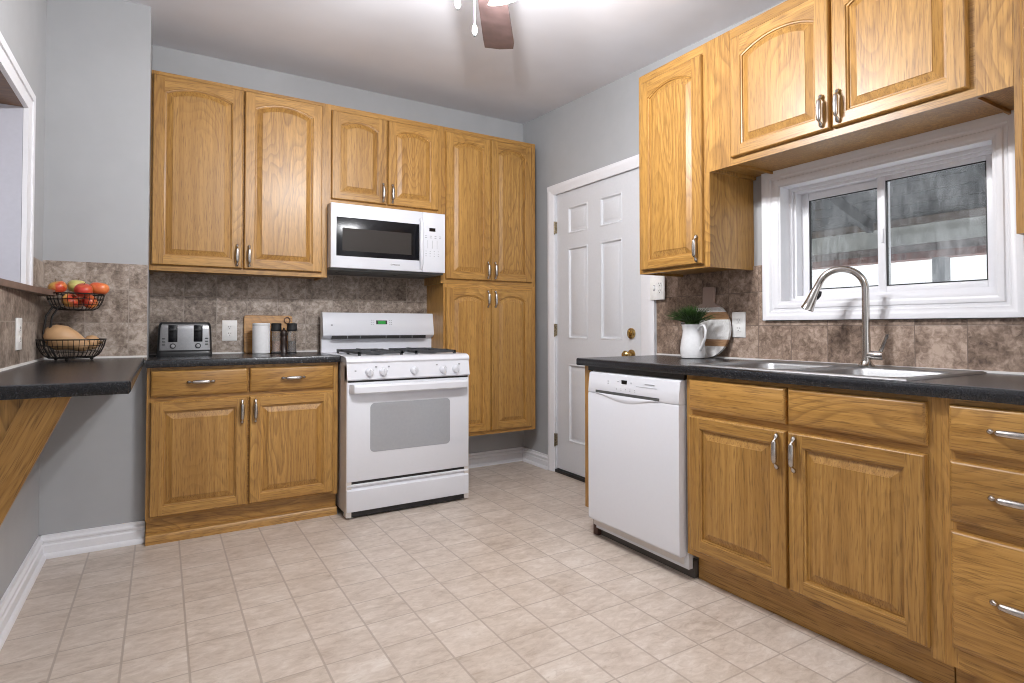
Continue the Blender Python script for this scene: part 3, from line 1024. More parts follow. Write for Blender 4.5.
# breakfast bar
bar = MB()
BZ0, BZ1, BX, BYF = 0.893, 0.929, -0.057, -2.050
bar.box(LW + 0.0085, BX - 0.03, BYF + 0.03, BY - 0.0085, BZ0, BZ1)
nosed(bar, BYF + 0.03, BY - 0.0085, 'Y', BX, BX - 0.03, BZ0, BZ1, 1)
nosed(bar, LW + 0.0085, BX - 0.004, 'X', BYF, BYF + 0.03, BZ0, BZ1, -1)
tag(bar.build('breakfast_bar_top', 'counter'), 'charcoal laminate breakfast bar top along the left wall under the fruit basket', 'countertop')
br = thing('bar_bracket', 'diagonal oak plank bracket propping the breakfast bar against the left wall', 'bracket', (LW, -1.95, 0.30))
m = MB()
m.prism([(-0.197, 0.8925), (-0.297, 0.8925), (LW + 0.001, 0.505), (LW + 0.001, 0.281)], 'Y', -1.97, -1.93)
pk = m.build('plank', ['oak_v'], br, world=True)
pk_a = math.atan2(0.273, 0.6115)
pk.data.transform(Matrix.Rotation(-pk_a, 4, 'Y'))
pk.rotation_euler = (0, pk_a, 0)
m = MB()
m.prism([(-0.297, 0.8925), (LW + 0.001, 0.8925), (LW + 0.001, 0.505)], 'Y', -1.958, -1.94)
m.build('gusset', ['oak_v'], br, world=True)

# ------------------------------------------------------------------ text helper
def text_mesh(txt, size):
    cu = bpy.data.curves.new('lettering', 'FONT')
    cu.body = txt
    cu.size = size
    cu.align_x = 'CENTER'
    cu.align_y = 'CENTER'
    cu.extrude = 0.0004
    o = bpy.data.objects.new('lettering', cu)
    COL.objects.link(o)
    dg = bpy.context.evaluated_depsgraph_get()
    me = bpy.data.meshes.new_from_object(o.evaluated_get(dg))
    bpy.data.objects.remove(o)
    return me
def lettering(txt, size, parent, loc, mat, rot=(PI / 2, 0, 0)):
    me = text_mesh(txt, size)
    me.materials.clear()
    me.materials.append(M[mat])
    o = bpy.data.objects.new('lettering', me)
    COL.objects.link(o)
    o.parent = parent
    o.location = loc
    o.rotation_euler = rot
    return o

# ------------------------------------------------------------------ microwave
mw = thing('microwave', 'white over-the-range microwave hung under the short oak cabinet', 'microwave', (1.2825, 0, 1.449))
X0, X1m, F = -0.382, 0.385, -0.400
m = MB(); m.box(X0 + 0.004, X1m - 0.004, F + 0.035, -0.009, 0.004, 0.405); m.build('body', 'enamel_side', mw)
m = MB(); m.box(X0 + 0.002, X1m - 0.002, F + 0.030, -0.012, -0.012, 0.005)
for a in (-0.30, 0.10):
    m.box(a, a + 0.20, F + 0.09, F + 0.24, -0.016, -0.011)
m.build('underside', 'dark_grey', mw)
XS = 0.222                                     # seam between door and control panel
m = MB(); m.box(X0, XS - 0.001, F, F + 0.034, 0.0, 0.402, c=0.004); dr = m.build('door', 'enamel', mw)
m = MB(); m.box(-0.349, 0.196, F - 0.0015, F + 0.004, 0.074, 0.316, c=0.001); wp = m.build('window_panel', 'black_glass', dr)
m = MB(); m.box(-0.312, 0.140, F - 0.0022, F, 0.108, 0.250); m.build('screen', 'mesh_glass', wp)
m = MB()
m.tube([(0.208, F - 0.001, 0.352), (0.206, F - 0.022, 0.318), (0.201, F - 0.034, 0.26), (0.198, F - 0.038, 0.19), (0.201, F - 0.034, 0.11), (0.206, F - 0.022, 0.052), (0.208, F - 0.001, 0.022)], [0.010, 0.012, 0.014, 0.014, 0.014, 0.012, 0.010], 12)
m.build('handle', 'enamel', dr)
lettering('SAMSUNG', 0.0135, dr, (0.030, F - 0.0006, 0.036), 'slot')
m = MB(); m.box(XS + 0.001, X1m, F, F + 0.034, 0.0, 0.402, c=0.004)
for r_ in range(2):
    for k in range(4):
        m.box(0.238 + k * 0.034, 0.252 + k * 0.034, F - 0.0006, F + 0.001, 0.242 - r_ * 0.012, 0.246 - r_ * 0.012, 1)
for k in range(3):
    m.box(0.256 + k * 0.034, 0.258 + k * 0.034, F - 0.0006, F + 0.001, 0.160, 0.215, 1)
for r_ in range(3):
    for k in range(4):
        m.box(0.240 + k * 0.030, 0.250 + k * 0.030, F - 0.0006, F + 0.001, 0.140 - r_ * 0.016, 0.143 - r_ * 0.016, 1)
cp_ = m.build('control_panel', ['enamel', 'grey_mark'], mw)
m = MB(); m.box(0.268, 0.312, F - 0.0015, F + 0.001, 0.276, 0.299); m.build('display', 'black_glass', cp_)
m = MB(); m.box(XS - 0.004, XS + 0.0025, F - 0.0004, F + 0.02, 0.06, 0.31); m.build('door_seam', 'slot', mw)

# ------------------------------------------------------------------ gas range
ra = thing('gas_range', 'white freestanding gas range with green clock between the base cabinet and pantry', 'stove', (1.291, 0, 0))
L, R_ = -0.383, 0.383
m = MB()
m.box(L, R_, -0.700, -0.060, 0.035, 0.895)
m.box(L, L + 0.03, -0.742, -0.695, 0.012, 0.86); m.box(R_ - 0.03, R_, -0.742, -0.695, 0.012, 0.86)
m.build('body', 'enamel_side', ra)
m = MB(); m.box(L + 0.012, R_ - 0.012, -0.735, -0.10, 0.010, 0.05); m.build('toe_base', 'black', ra)
# cooktop with rolled front
m = MB()
pr = [(-0.060, 0.885), (-0.700, 0.880), (-0.744, 0.8765), (-0.747, 0.884), (-0.742, 0.898), (-0.728, 0.909), (-0.695, 0.9145), (-0.060, 0.9145)]
m.prism(pr, 'X', L - 0.002, R_ + 0.002)
m.build('cooktop', 'enamel', ra)
# manifold panel
m = MB()
pr = [(-0.700, 0.878), (-0.7405, 0.878), (-0.756, 0.785), (-0.750, 0.778), (-0.700, 0.778)]
m.prism(pr, 'X', L, R_)
for x, z in ((-0.335, 0.832), (-0.335, 0.818), (-0.215, 0.852), (-0.140, 0.852), (0.163, 0.852), (0.315, 0.852)):
    m.box(x - 0.005, x + 0.005, -0.7495, -0.742, z - 0.004, z + 0.004, 1)
mp_ = m.build('manifold_panel', ['enamel', 'grey_mark'], ra)
tilt = math.atan2(0.014, 0.081)
for x, z in ((-0.255, 0.824), (-0.174, 0.824), (0.016, 0.824), (0.204, 0.822), (0.289, 0.823)):
    k = MB()
    k.lathe([(0.0245, 0.0), (0.025, -0.004), (0.023, -0.010), (0.018, -0.022), (0.016, -0.024), (0.002, -0.0245)], (0, 0, 0), 20, axis='Y')
    k.box(-0.004, 0.004, -0.031, -0.004, -0.021, 0.021, c=0.002)
    k.build('knob', 'enamel', mp_, (x, -0.7488, z), (tilt, 0, 0.0))
# oven door
m = MB(); m.box(L + 0.002, R_ - 0.002, -0.746, -0.700, 0.208, 0.768, c=0.006)
od = m.build('oven_door', 'enamel', ra)
m = MB()
rr = rrect(-0.248, 0.252, 0.366, 0.645, 0.025, 5)
m.loft([[(x, -0.7455, z) for x, z in rr], [(x, -0.7478, z) for x, z in rr], [(x, -0.7480, z) for x, z in offset(rr, 0.003)]], 0, False)
m.build('oven_window', 'grey_glass', od)
m = MB()
hx = [(-0.372, -0.744), (-0.352, -0.788), (-0.315, -0.800), (0.315, -0.800), (0.352, -0.788), (0.372, -0.744)]
loops = []
for x, y in hx:
    loops.append([(x, y + 0.004, 0.706), (x, y - 0.002, 0.712), (x, y - 0.002, 0.744), (x, y + 0.006, 0.757), (x, y + 0.022, 0.757), (x, y + 0.022, 0.706)])
m.loft(loops, 0, True)
m.build('handle', 'enamel', od, sharp=30)
m = MB(); m.box(L + 0.008, R_ - 0.008, -0.744, -0.702, 0.768, 0.778); m.build('door_gap', 'black', ra)
m = MB(); m.box(L + 0.004, R_ - 0.004, -0.738, -0.700, 0.190, 0.209); m.build('drawer_gap', 'black', ra)
# storage drawer
m = MB()
pr = [(-0.700, 0.042), (-0.748, 0.042), (-0.750, 0.048), (-0.750, 0.158), (-0.742, 0.166), (-0.734, 0.170), (-0.734, 0.178), (-0.744, 0.182), (-0.744, 0.190), (-0.738, 0.194), (-0.700, 0.194)]
m.prism(pr, 'X', L + 0.004, R_ - 0.004)
m.build('storage_drawer', 'enamel', ra)
for x in (L + 0.03, R_ - 0.03):
    for y in (-0.71, -0.12):
        m = MB(); m.lathe([(0.014, 0.0), (0.014, 0.012), (0.007, 0.014), (0.007, 0.04)], (x, y, 0), 12)
        m.build('foot', 'enamel_side', ra)
# backguard
m = MB()
pr = [(-0.060, 0.900), (-0.095, 0.900), (-0.095, 1.004), (-0.120, 1.012), (-0.140, 1.026), (-0.142, 1.036), (-0.118, 1.172), (-0.112, 1.178), (-0.060, 1.178)]
m.prism(pr, 'X', L + 0.010, R_ + 0.024)
def on_guard(z): return -0.142 + (z - 1.036) / 0.136 * 0.024
for x in (-0.052, -0.040, 0.078, 0.090):
    for z in (1.098, 1.112, 1.126):
        y = on_guard(z)
        m.box(x, x + 0.006, y - 0.0012, y + 0.004, z, z + 0.004, 1)
m.box(-0.322, -0.310, on_guard(1.093) - 0.0012, on_guard(1.093) + 0.004, 1.089, 1.099, 1)
bgd = m.build('backguard', ['enamel', 'grey_mark'], ra)
m = MB(); m.box(-0.315, 0.345, -0.1375, -0.090, 1.003, 1.0245)
for x in (-0.215, -0.13, 0.05, 0.15, 0.24):
    m.box(x, x + 0.004, -0.1380, -0.120, 1.005, 1.0235, 1)
m.build('vent_slot', ['black', 'grey_mark'], bgd)
m = MB()
za, zb = 1.100, 1.127
m.face([(-0.016, on_guard(za) - 0.001, za), (0.062, on_guard(za) - 0.001, za), (0.062, on_guard(zb) - 0.001, zb), (-0.016, on_guard(zb) - 0.001, zb)])
m.face([(-0.016, on_guard(za) + 0.004, za), (0.062, on_guard(za) + 0.004, za), (0.062, on_guard(zb) + 0.004, zb), (-0.016, on_guard(zb) + 0.004, zb)])
m.build('clock_bezel', 'black', bgd)
m = MB()
m.face([(-0.004, on_guard(za + 0.003) - 0.002, za + 0.003), (0.050, on_guard(za + 0.003) - 0.002, za + 0.003), (0.050, on_guard(zb - 0.004) - 0.002, zb - 0.004), (-0.004, on_guard(zb - 0.004) - 0.002, zb - 0.004)])
m.build('clock_display', 'green_led', bgd)
# burners and grates
for bx in (-0.166, 0.184):
    for by in (-0.565, -0.322):
        m = MB()
        m.lathe([(0.055, 0.9146), (0.052, 0.918), (0.040, 0.9185), (0.038, 0.922), (0.034, 0.9245), (0.002, 0.925)], (bx, by, 0), 20)
        m.build('burner', 'iron', ra)
for bx in (-0.166, 0.184):
    m = MB()
    gx0, gx1, gy0, gy1, gz = bx - 0.128, bx + 0.128, -0.682, -0.205, 0.9305
    b_ = 0.0070
    ring_ = [(gx0, gy0), (gx1, gy0), (gx1, gy1), (gx0, gy1)]
    for i in range(4):
        (xa, ya), (xb, yb) = ring_[i], ring_[(i + 1) % 4]
        m.box(min(xa, xb) - b_, max(xa, xb) + b_, min(ya, yb) - b_, max(ya, yb) + b_, gz - b_, gz + b_)
    m.box(gx0, gx1, -0.443 - b_, -0.443 + b_, gz - b_, gz + b_)
    for by in (-0.565, -0.322):
        for a in range(4):
            an = a * PI / 2
            ca, sa = math.cos(an), math.sin(an)
            r0, r1 = 0.030, (0.128 if abs(ca) > 0.5 else 0.118)
            p0, p1 = (bx + ca * r0, by + sa * r0), (bx + ca * r1, by + sa * r1)
            m.box(min(p0[0], p1[0]) - b_, max(p0[0], p1[0]) + b_, min(p0[1], p1[1]) - b_, max(p0[1], p1[1]) + b_, gz - b_ + 0.003, gz + b_ + 0.003)
    for xa, ya in ring_ + [(gx0, -0.443), (gx1, -0.443)]:
        m.box(xa - b_, xa + b_, ya - b_, ya + b_, 0.914, gz)
    m.build('grate', 'iron', ra)

# ------------------------------------------------------------------ dishwasher (front faces -X)
dw = thing('dishwasher', 'white built-in dishwasher between the oak end panel and sink cabinet', 'dishwasher', (2.25, -1.943, 0))
DF = 1.902
def dwb(m, *a, **k): m.box(*a, **k)
m = MB(); m.box(1.945, 2.50, -2.245, -1.640, 0.06, 0.855); m.build('tub', 'enamel_side', dw, world=True)
m = MB(); m.box(1.930, 1.965, -2.268, -1.618, 0.855, 0.878); m.box(1.952, 2.0, -2.270, -1.616, 0.66, 0.872); m.build('top_gap', 'black', dw, world=True)
m = MB()
m.prism([(1.946, 0.102), (DF + 0.006, 0.102), (DF + 0.001, 0.108), (DF, 0.115), (DF, 0.738), (DF + 0.002, 0.746), (1.946, 0.746)], 'Y', -2.262, -1.652)
m.build('door', 'enamel', dw, world=True)
m = MB()
m.prism([(1.946, 0.7475), (DF + 0.002, 0.7475), (DF, 0.752), (DF + 0.004, 0.800), (DF + 0.010, 0.845), (DF + 0.018, 0.851), (1.946, 0.851)], 'Y', -2.262, -1.652)
for k in range(5):
    y = -1.865 - k * 0.031
    m.box(DF + 0.0022, DF + 0.010, y - 0.004, y, 0.782, 0.786, 1); m.box(DF + 0.0015, DF + 0.010, y - 0.006, y + 0.002, 0.776, 0.778, 1)
for y, z in ((-1.800, 0.812), (-1.800, 0.800), (-1.872, 0.815), (-1.962, 0.815)):
    m.box(DF + 0.0034, DF + 0.012, y - 0.006, y, z, z + 0.004, 1)
m.box(DF + 0.004, DF + 0.012, -2.115, -2.055, 0.817, 0.820, 1); m.box(DF + 0.003, DF + 0.012, -2.13, -2.00, 0.803, 0.8045, 1)
cpn = m.build('control_panel', ['enamel', 'grey_mark'], dw, world=True)
m = MB(); m.box(DF - 0.0008, DF + 0.01, -2.150, -1.712, 0.751, 0.764); m.build('handle_slot', 'dark_grey', cpn, world=True)
m = MB()                                       # scooped hand pocket under the slot
n = 24
loops = []
for k in range(5):
    q = k / 4
    loops.append([(DF - 0.0004 - 0.0035 * math.sin(PI * q) , -1.715 - 0.43 * i / n, 0.7505 - q * 0.034 * max(0.02, math.sin(PI * i / n)) ** 1.3) for i in range(n + 1)])
for k in range(4):
    for i in range(n):
        m.face([loops[k][i], loops[k][i + 1], loops[k + 1][i + 1], loops[k + 1][i]], 0, True)
m.build('hand_pocket', 'enamel', cpn, world=True)
m = MB(); m.box(DF + 0.0035, DF + 0.012, -1.936, -1.900, 0.808, 0.826); m.build('display', 'black_glass', cpn, world=True)
m = MB(); m.box(1.950, 1.975, -2.268, -1.655, 0.045, 0.118); m.build('access_panel', 'door', dw, world=True)
m = MB(); m.box(1.985, 2.01, -2.268, -1.640, 0.0, 0.075); m.build('toe_board', 'rubber', dw, world=True)
m = MB(); m.box(1.962, 2.02, -1.652, -1.617, 0.0, 0.085); m.build('foot', 'leather', dw, world=True)
m = MB(); m.box(1.944, 1.962, -2.272, -2.263, 0.12, 0.855); m.build('side_trim', 'steel', dw, world=True)

# ------------------------------------------------------------------ sink and faucet
sk = thing('sink', 'stainless double-bowl drop-in sink set in the counter below the window', 'sink', (2.24, -2.70, CT))
KX0, KX1, KY0, KY1 = 1.948, 2.515, -3.125, -2.270
BW = [(1.990, 2.405, -2.680, -2.312), (1.990, 2.405, -3.083, -2.715)]
m = MB()
zt = CT + 0.005
xs = [KX0 + 0.008, 2.035, 2.405, KX1 - 0.008]
m.box(KX0 + 0.008, 1.990, KY0 + 0.008, KY1 - 0.008, CT + 0.001, zt)
m.box(2.405, KX1 - 0.008, KY0 + 0.008, KY1 - 0.008, CT + 0.001, zt)
m.box(1.990, 2.405, -2.312, KY1 - 0.008, CT + 0.001, zt)
m.box(1.990, 2.405, -2.715, -2.680, CT + 0.001, zt)
m.box(1.990, 2.405, KY0 + 0.008, -3.083, CT + 0.001, zt)
o_ = [(KX0, KY0), (KX1, KY0), (KX1, KY1), (KX0, KY1)]
m.loft([[(x, y, CT + 0.0005) for x, y in o_], [(x, y, CT + 0.004) for x, y in offset(o_, 0.003)], [(x, y, CT + 0.0075) for x, y in offset(o_, 0.009)], [(x, y, CT + 0.005) for x, y in offset(o_, 0.015)]], 0, True, False, False)
m.build('rim', 'steel', sk, world=True)
for x0, x1, y0, y1 in BW:
    m = MB()
    loops = []
    for d, z, r in ((-0.006, zt + 0.0008, 0.052), (0.0, zt, 0.055), (0.006, zt - 0.012, 0.058), (0.014, zt - 0.12, 0.07), (0.030, zt - 0.165, 0.08), (0.06, zt - 0.178, 0.07)):
        loops.append([(x, y, z) for x, y in rrect(x0 + d, x1 - d, y0 + d, y1 - d, r, 6)])
    m.loft(loops, 0, True, False, True)
    # corner webs so the round bowl meets the square cut
    sq = rrect(x0, x1, y0, y1, 0.0005, 6)
    rd = rrect(x0 - 0.006 + 0.006, x1, y0, y1, 0.055, 6)
    m.loft([[(x, y, zt + 0.0002) for x, y in sq], [(x, y, zt + 0.0002) for x, y in rd]], 0, False, False, False)
    bo = m.build('bowl', 'steel', sk, world=True, sharp=60)
    m = MB(); m.lathe([(0.042, zt - 0.1775), (0.042, zt - 0.1755), (0.030, zt - 0.1765), (0.002, zt - 0.1768)], ((x0 + x1) / 2, (y0 + y1) / 2, 0), 20)
    m.build('drain', 'dark_grey', bo, world=True)
fa = thing('faucet', 'brushed nickel gooseneck pull-down faucet standing behind the sink', 'faucet', (2.452, -2.747, zt + 0.0012))
m = MB(); m.lathe([(0.030, 0.0), (0.030, 0.004), (0.022, 0.012), (0.019, 0.020)], (0, 0, 0), 24); m.build('base', 'chrome', fa)
# neck in a vertical plane turned towards the left bowl
hd = Vector((-0.075, 0.205, 0.0)); reach = hd.length; hd.normalize()
r_n = 0.087
top = 0.311
path = [(0, 0, 0.018), (0, 0, 0.06), (0, 0, 0.14), (0, 0, 0.22)]
for i in range(0, 15):
    a = PI - (PI * 0.90) * i / 14
    s_ = r_n + r_n * math.cos(a)
    z_ = top + r_n * math.sin(a)
    path.append((hd.x * s_, hd.y * s_, z_))
m = MB(); m.tube(path, [0.0165, 0.0165, 0.0150, 0.0140] + [0.0135] * 15, 14); m.build('neck', 'chrome', fa)
pe = Vector(path[-1]); pd = (pe - Vector(path[-2])).normalized()
m = MB()
hp = [pe + pd * s_ for s_ in (-0.004, 0.020, 0.028, 0.085, 0.102, 0.112, 0.116)]
m.tube([tuple(p) for p in hp], [0.0145, 0.0152, 0.0175, 0.0215, 0.0240, 0.0270, 0.023], 16)
m.build('spray_head', 'chrome', fa)
m = MB()
bpos = pe + pd * 0.050
side = Vector((hd.x, hd.y, 0)) * -1
q0 = bpos + side * 0.019
m.tube([tuple(q0 - pd * 0.018), tuple(q0 + side * 0.004), tuple(q0 + pd * 0.018)], [0.006, 0.007, 0.006], 10)
m.build('spray_button', 'black', fa)
m = MB(); m.lathe([(0.0165, 0.0), (0.0175, -0.010), (0.0175, -0.048), (0.0150, -0.056), (0.002, -0.058)], (0, -0.010, 0.045), 18, axis='Y'); m.build('valve', 'chrome', fa)
m = MB(); m.tube([(0, -0.050, 0.050), (-0.002, -0.062, 0.075), (-0.004, -0.076, 0.108), (-0.005, -0.084, 0.130)], [0.0085, 0.0075, 0.0065, 0.0072], 10); m.build('lever', 'chrome', fa)

# ------------------------------------------------------------------ toaster
to = thing('toaster', 'stainless and black wide-slot toaster on the counter under the left wall cabinet', 'toaster', (0.132, -0.130, 0.917))
def trap(zb, zt_, wb, wt, y0, y1, r, m, mi=0):
    loops = []
    for q, z in ((0, zb), (0.3, zb + (zt_ - zb) * 0.3), (0.8, zb + (zt_ - zb) * 0.8), (0.94, zb + (zt_ - zb) * 0.94), (1.0, zt_)):
        w = wb + (wt - wb) * q
        ins = 0.010 if q == 1.0 else (0.003 if q > 0.9 else 0)
        loops.append([(x, y, z) for x, y in rrect(-w + ins, w - ins, y0 + ins, y1 - ins, r, 4)])
    m.loft(loops, mi, True)
m = MB(); trap(0.012, 0.192, 0.137, 0.131, -0.100, 0.100, 0.020, m); m.build('body', 'black', to)
m = MB(); trap(0.034, 0.183, 0.127, 0.121, -0.1045, -0.090, 0.004, m); fp = m.build('front_panel', 'toaster_steel', to)
m = MB(); trap(0.0, 0.030, 0.139, 0.138, -0.103, 0.102, 0.022, m); m.build('base', 'black', to)
for x in (-0.061, 0.064):
    m = MB(); m.box(x - 0.023, x + 0.023, -0.1062, -0.098, 0.080, 0.176, c=0.003); sp = m.build('lever_slot', 'black_glass', fp)
    m = MB(); m.box(x - 0.017, x + 0.017, -0.122, -0.104, 0.142, 0.156, c=0.003); m.build('lever', 'black', sp)
    m = MB(); m.lathe([(0.0150, -0.105), (0.0150, -0.1085), (0.012, -0.1085), (0.012, -0.114), (0.011, -0.116), (0.002, -0.116)], (x, 0, 0.058), 18, axis='Y'); dl = m.build('dial', 'black', fp)
    m = MB(); m.lathe([(0.0095, -0.115), (0.0095, -0.1175), (0.002, -0.118)], (x, 0, 0.058), 16, axis='Y'); m.build('dial_face', 'steel', dl)
    sx = -1 if x < 0 else 1
    for z in (0.066, 0.083, 0.100):
        m = MB(); m.box(x + sx * 0.036, x + sx * 0.052, -0.1078, -0.100, z - 0.004, z + 0.004, c=0.002); m.build('button', 'dark_grey', fp)
for x in (-0.085, -0.035, 0.035, 0.085):
    m = MB(); m.box(x - 0.014, x + 0.014, -0.070, 0.075, 0.1905, 0.1925); m.build('bread_slot', 'black_glass', to)

# ------------------------------------------------------------------ back counter items
cb = thing('cutting_board', 'rectangular pale wood cutting board leaning on the back tiles behind the canister', 'cutting board', (0.603, -0.045, 0.9175))
m = MB(); rr = rrect(-0.145, 0.145, 0.0, 0.240, 0.016, 5)
m.loft([[(x, 0.000, z) for x, z in offset(rr, 0.003)], [(x, 0.003, z) for x, z in rr], [(x, 0.016, z) for x, z in rr], [(x, 0.019, z) for x, z in offset(rr, 0.003)]], 0, False)
bd = m.build('board', 'maple', cb)
m = MB(); m.tube([(0.112 + 0.018 * math.cos(a), -0.004 - 0.004 * math.sin(a * 0.5), 0.208 + 0.020 * math.sin(a)) for a in [i * 2 * PI / 16 for i in range(16)]], 0.0028, 8, closed=True); m.build('cord_loop', 'leather', cb)
cb.rotation_euler = (math.radians(-6), 0, 0)
ca = thing('canister', 'plain white ceramic canister standing before the wooden cutting board', 'canister', (0.543, -0.150, 0.9175))
m = MB(); m.lathe([(0.046, 0.0), (0.050, 0.004), (0.0505, 0.02), (0.0505, 0.165), (0.0495, 0.170)], seg=32); m.build('body', 'canister', ca)
m = MB(); m.lathe([(0.0495, 0.1702), (0.0508, 0.172), (0.0508, 0.184), (0.047, 0.188), (0.002, 0.189)], seg=32); m.build('lid', 'canister', ca)
def grinder(x, y, fill, label):
    g_ = thing('spice_grinder', label, 'grinder', (x, y, 0.9175), 0, 'clear spice grinders')
    m = MB(); m.lathe([(0.026, 0.0), (0.029, 0.004), (0.029, 0.010), (0.025, 0.020), (0.0245, 0.130), (0.026, 0.140)], seg=20); m.build('jar', 'clear', g_)
    m = MB(); m.lathe([(0.0215, 0.012), (0.0215, 0.075), (0.002, 0.078)], seg=16); m.build('spice', fill, g_)
    m = MB(); m.lathe([(0.026, 0.138), (0.031, 0.142), (0.032, 0.150), (0.030, 0.166), (0.0315, 0.184), (0.028, 0.188), (0.002, 0.189)], seg=24); m.build('grinder_head', 'black', g_)
    m = MB(); m.lathe([(0.0265, 0.0), (0.030, 0.001), (0.030, 0.006), (0.0265, 0.007)], seg=20); m.build('base_ring', 'black', g_)
    return g_
grinder(0.632, -0.135, 'salt', 'black-topped clear grinder of pink salt right beside the white canister')
grinder(0.722, -0.150, 'pepper', 'black-topped clear grinder of dark peppercorns nearest the range')
pm = thing('pepper_mill', 'dark turned wooden pepper mill between the two clear grinders', 'grinder', (0.680, -0.115, 0.9175))
m = MB(); m.lathe([(0.027, 0.0), (0.027, 0.008), (0.022, 0.016), (0.019, 0.045), (0.017, 0.070), (0.022, 0.092), (0.019, 0.102)], seg=20); m.build('body', 'dark_wood', pm)
m = MB(); m.lathe([(0.018, 0.1025), (0.021, 0.110), (0.024, 0.122), (0.021, 0.138), (0.012, 0.146), (0.006, 0.150), (0.006, 0.158), (0.002, 0.160)], seg=20); m.build('mill_head', 'dark_wood', pm)

# ------------------------------------------------------------------ outlets
def outlet(loc, rotz, label, w=0.072, h=0.120, gangs=1, kinds=('duplex',)):
    o = thing('wall_outlet', label, 'outlet', loc, rotz, 'white wall outlets')
    m = MB(); m.box(-w / 2, w / 2, -0.006, 0.0, -h / 2, h / 2, c=0.0025); pl = m.build('cover_plate', 'plate', o)
    for g_, kd in enumerate(kinds):
        cx = (g_ - (len(kinds) - 1) / 2) * 0.046
        if kd == 'duplex':
            for dz in (-0.021, 0.021):
                m = MB()
                rr = rrect(cx - 0.0165, cx + 0.0165, dz - 0.0145, dz + 0.0145, 0.009, 4)
                m.loft([[(x, -0.0055, z) for x, z in rr], [(x, -0.0085, z) for x, z in rr]], 0, False)
                rc = m.build('receptacle', 'plate', o)
                m = MB()
                m.box(cx - 0.0075, cx - 0.0050, -0.0090, -0.007, dz - 0.001, dz + 0.008)
                m.box(cx + 0.0050, cx + 0.0075, -0.0090, -0.007, dz - 0.001, dz + 0.007)
                m.lathe([(0.0026, -0.0090), (0.0026, -0.007)], (cx, 0, dz - 0.0075), 10, axis='Y')
                m.build('slots', 'slot', rc)
        else:
            m = MB(); m.box(cx - 0.006, cx + 0.006, -0.016, -0.005, -0.010, 0.010, c=0.002); m.build('toggle', 'plate', o)
            m = MB(); m.box(cx - 0.0085, cx + 0.0085, -0.0070, -0.005, -0.016, 0.016); m.build('toggle_bezel', 'grey_mark', o)
    return o
outlet((0.379, -0.008, 1.060), 0, 'white duplex outlet on the back tiles between toaster and canister', 0.084, 0.128)
outlet((LW + 0.008, -1.105, 1.055), PI / 2, 'white outlet on the left wall tiles beside the fruit basket', 0.095, 0.124)
outlet((RW - 0.027, -1.530, 1.312), R90, 'white double-gang outlet and switch plate at the door casing', 0.120, 0.142, 2, ('toggle', 'duplex'))
outlet((RW - 0.008, -2.078, 1.092), R90, 'white duplex outlet right of the round banded board', 0.080, 0.130)

# ------------------------------------------------------------------ pitcher, herbs, round board
pi_ = thing('pitcher', 'white ceramic pitcher with a looped handle on the right counter', 'pitcher', (2.402, -1.899, CT))
m = MB()
prof = [(0.058, 0.0), (0.066, 0.004), (0.071, 0.020), (0.072, 0.050), (0.067, 0.090), (0.060, 0.120), (0.057, 0.145), (0.060, 0.166), (0.066, 0.178)]
prof_in = [(0.063, 0.177), (0.056, 0.164), (0.053, 0.145), (0.056, 0.120), (0.062, 0.09), (0.002, 0.06)]
loops = []
for r, h in [(r_ * 0.89, h_) for r_, h_ in prof + prof_in]:
    Lp = []
    for i in range(32):
        a = 2 * PI * i / 32
        k = 1.0 + (0.24 * max(0, math.cos(a - PI * 0.5)) ** 10 * max(0, (h - 0.13) / 0.05) if h > 0.13 else 0)
        dz = 0.012 * max(0, math.cos(a - PI * 0.5)) ** 8 * max(0, (h - 0.14) / 0.04) if h > 0.14 else 0
        Lp.append((r * k * math.cos(a), r * k * math.sin(a), h + dz))
    loops.append(Lp)
m.loft(loops, 0, True)
m.build('jug', 'ceramic', pi_)
m = MB(); m.tube([(-0.012, -0.050, 0.150), (-0.018, -0.070, 0.172), (-0.024, -0.096, 0.173), (-0.028, -0.110, 0.148), (-0.026, -0.103, 0.108), (-0.019, -0.080, 0.072), (-0.012, -0.057, 0.045)], [0.009, 0.008, 0.0075, 0.007, 0.007, 0.0075, 0.009], 12); m.build('handle', 'ceramic', pi_)
hb = thing('potted_herb', 'bushy green herb growing out of the white pitcher', 'plant', (2.402, -1.899, CT + 0.10))
m = MB()
rnd = random.Random(3)
for k in range(420):
    a = rnd.choice((PI / 2, -PI / 2, PI)) + rnd.gauss(0, 0.75)
    r0 = rnd.uniform(0, 0.038)
    lean = rnd.uniform(0.15, 1.35)
    ln = rnd.uniform(0.065, 0.105) + 0.035 * (lean > 0.8)
    b0 = Vector((r0 * math.cos(a), r0 * math.sin(a), 0.066))
    a2 = a + rnd.uniform(-0.6, 0.6)
    d = Vector((math.cos(a2) * math.sin(lean), math.sin(a2) * math.sin(lean), math.cos(lean)))
    if b0.z + d.z * ln < 0.07 or b0.x + d.x * ln > 0.062: continue
    b1 = b0 + Vector((0, 0, 0.02)); b2 = b1 + d * ln * 0.6; b3 = b2 + (d + Vector((0, 0, -0.25))).normalized() * ln * 0.4
    w = d.cross(Vector((0, 0, 1)))
    if w.length < 1e-3: w = Vector((1, 0, 0))
    w = w.normalized() * rnd.uniform(0.0018, 0.0034)
    th = d.cross(w).normalized() * 0.0012
    m.loft([[b0 + w * 0.6, b0 + th, b0 - w * 0.6, b0 - th], [b1 + w, b1 + th, b1 - w, b1 - th], [b2 + w, b2 + th, b2 - w, b2 - th], [b3 + w * .1, b3 + th * .1, b3 - w * .1, b3 - th * .1]], 0, False)
fo = m.build('foliage', 'leaf', hb)
m = MB(); m.lathe([(0.040, 0.045), (0.041, 0.055), (0.039, 0.064), (0.002, 0.067)], seg=20); m.build('soil', 'stem', hb)
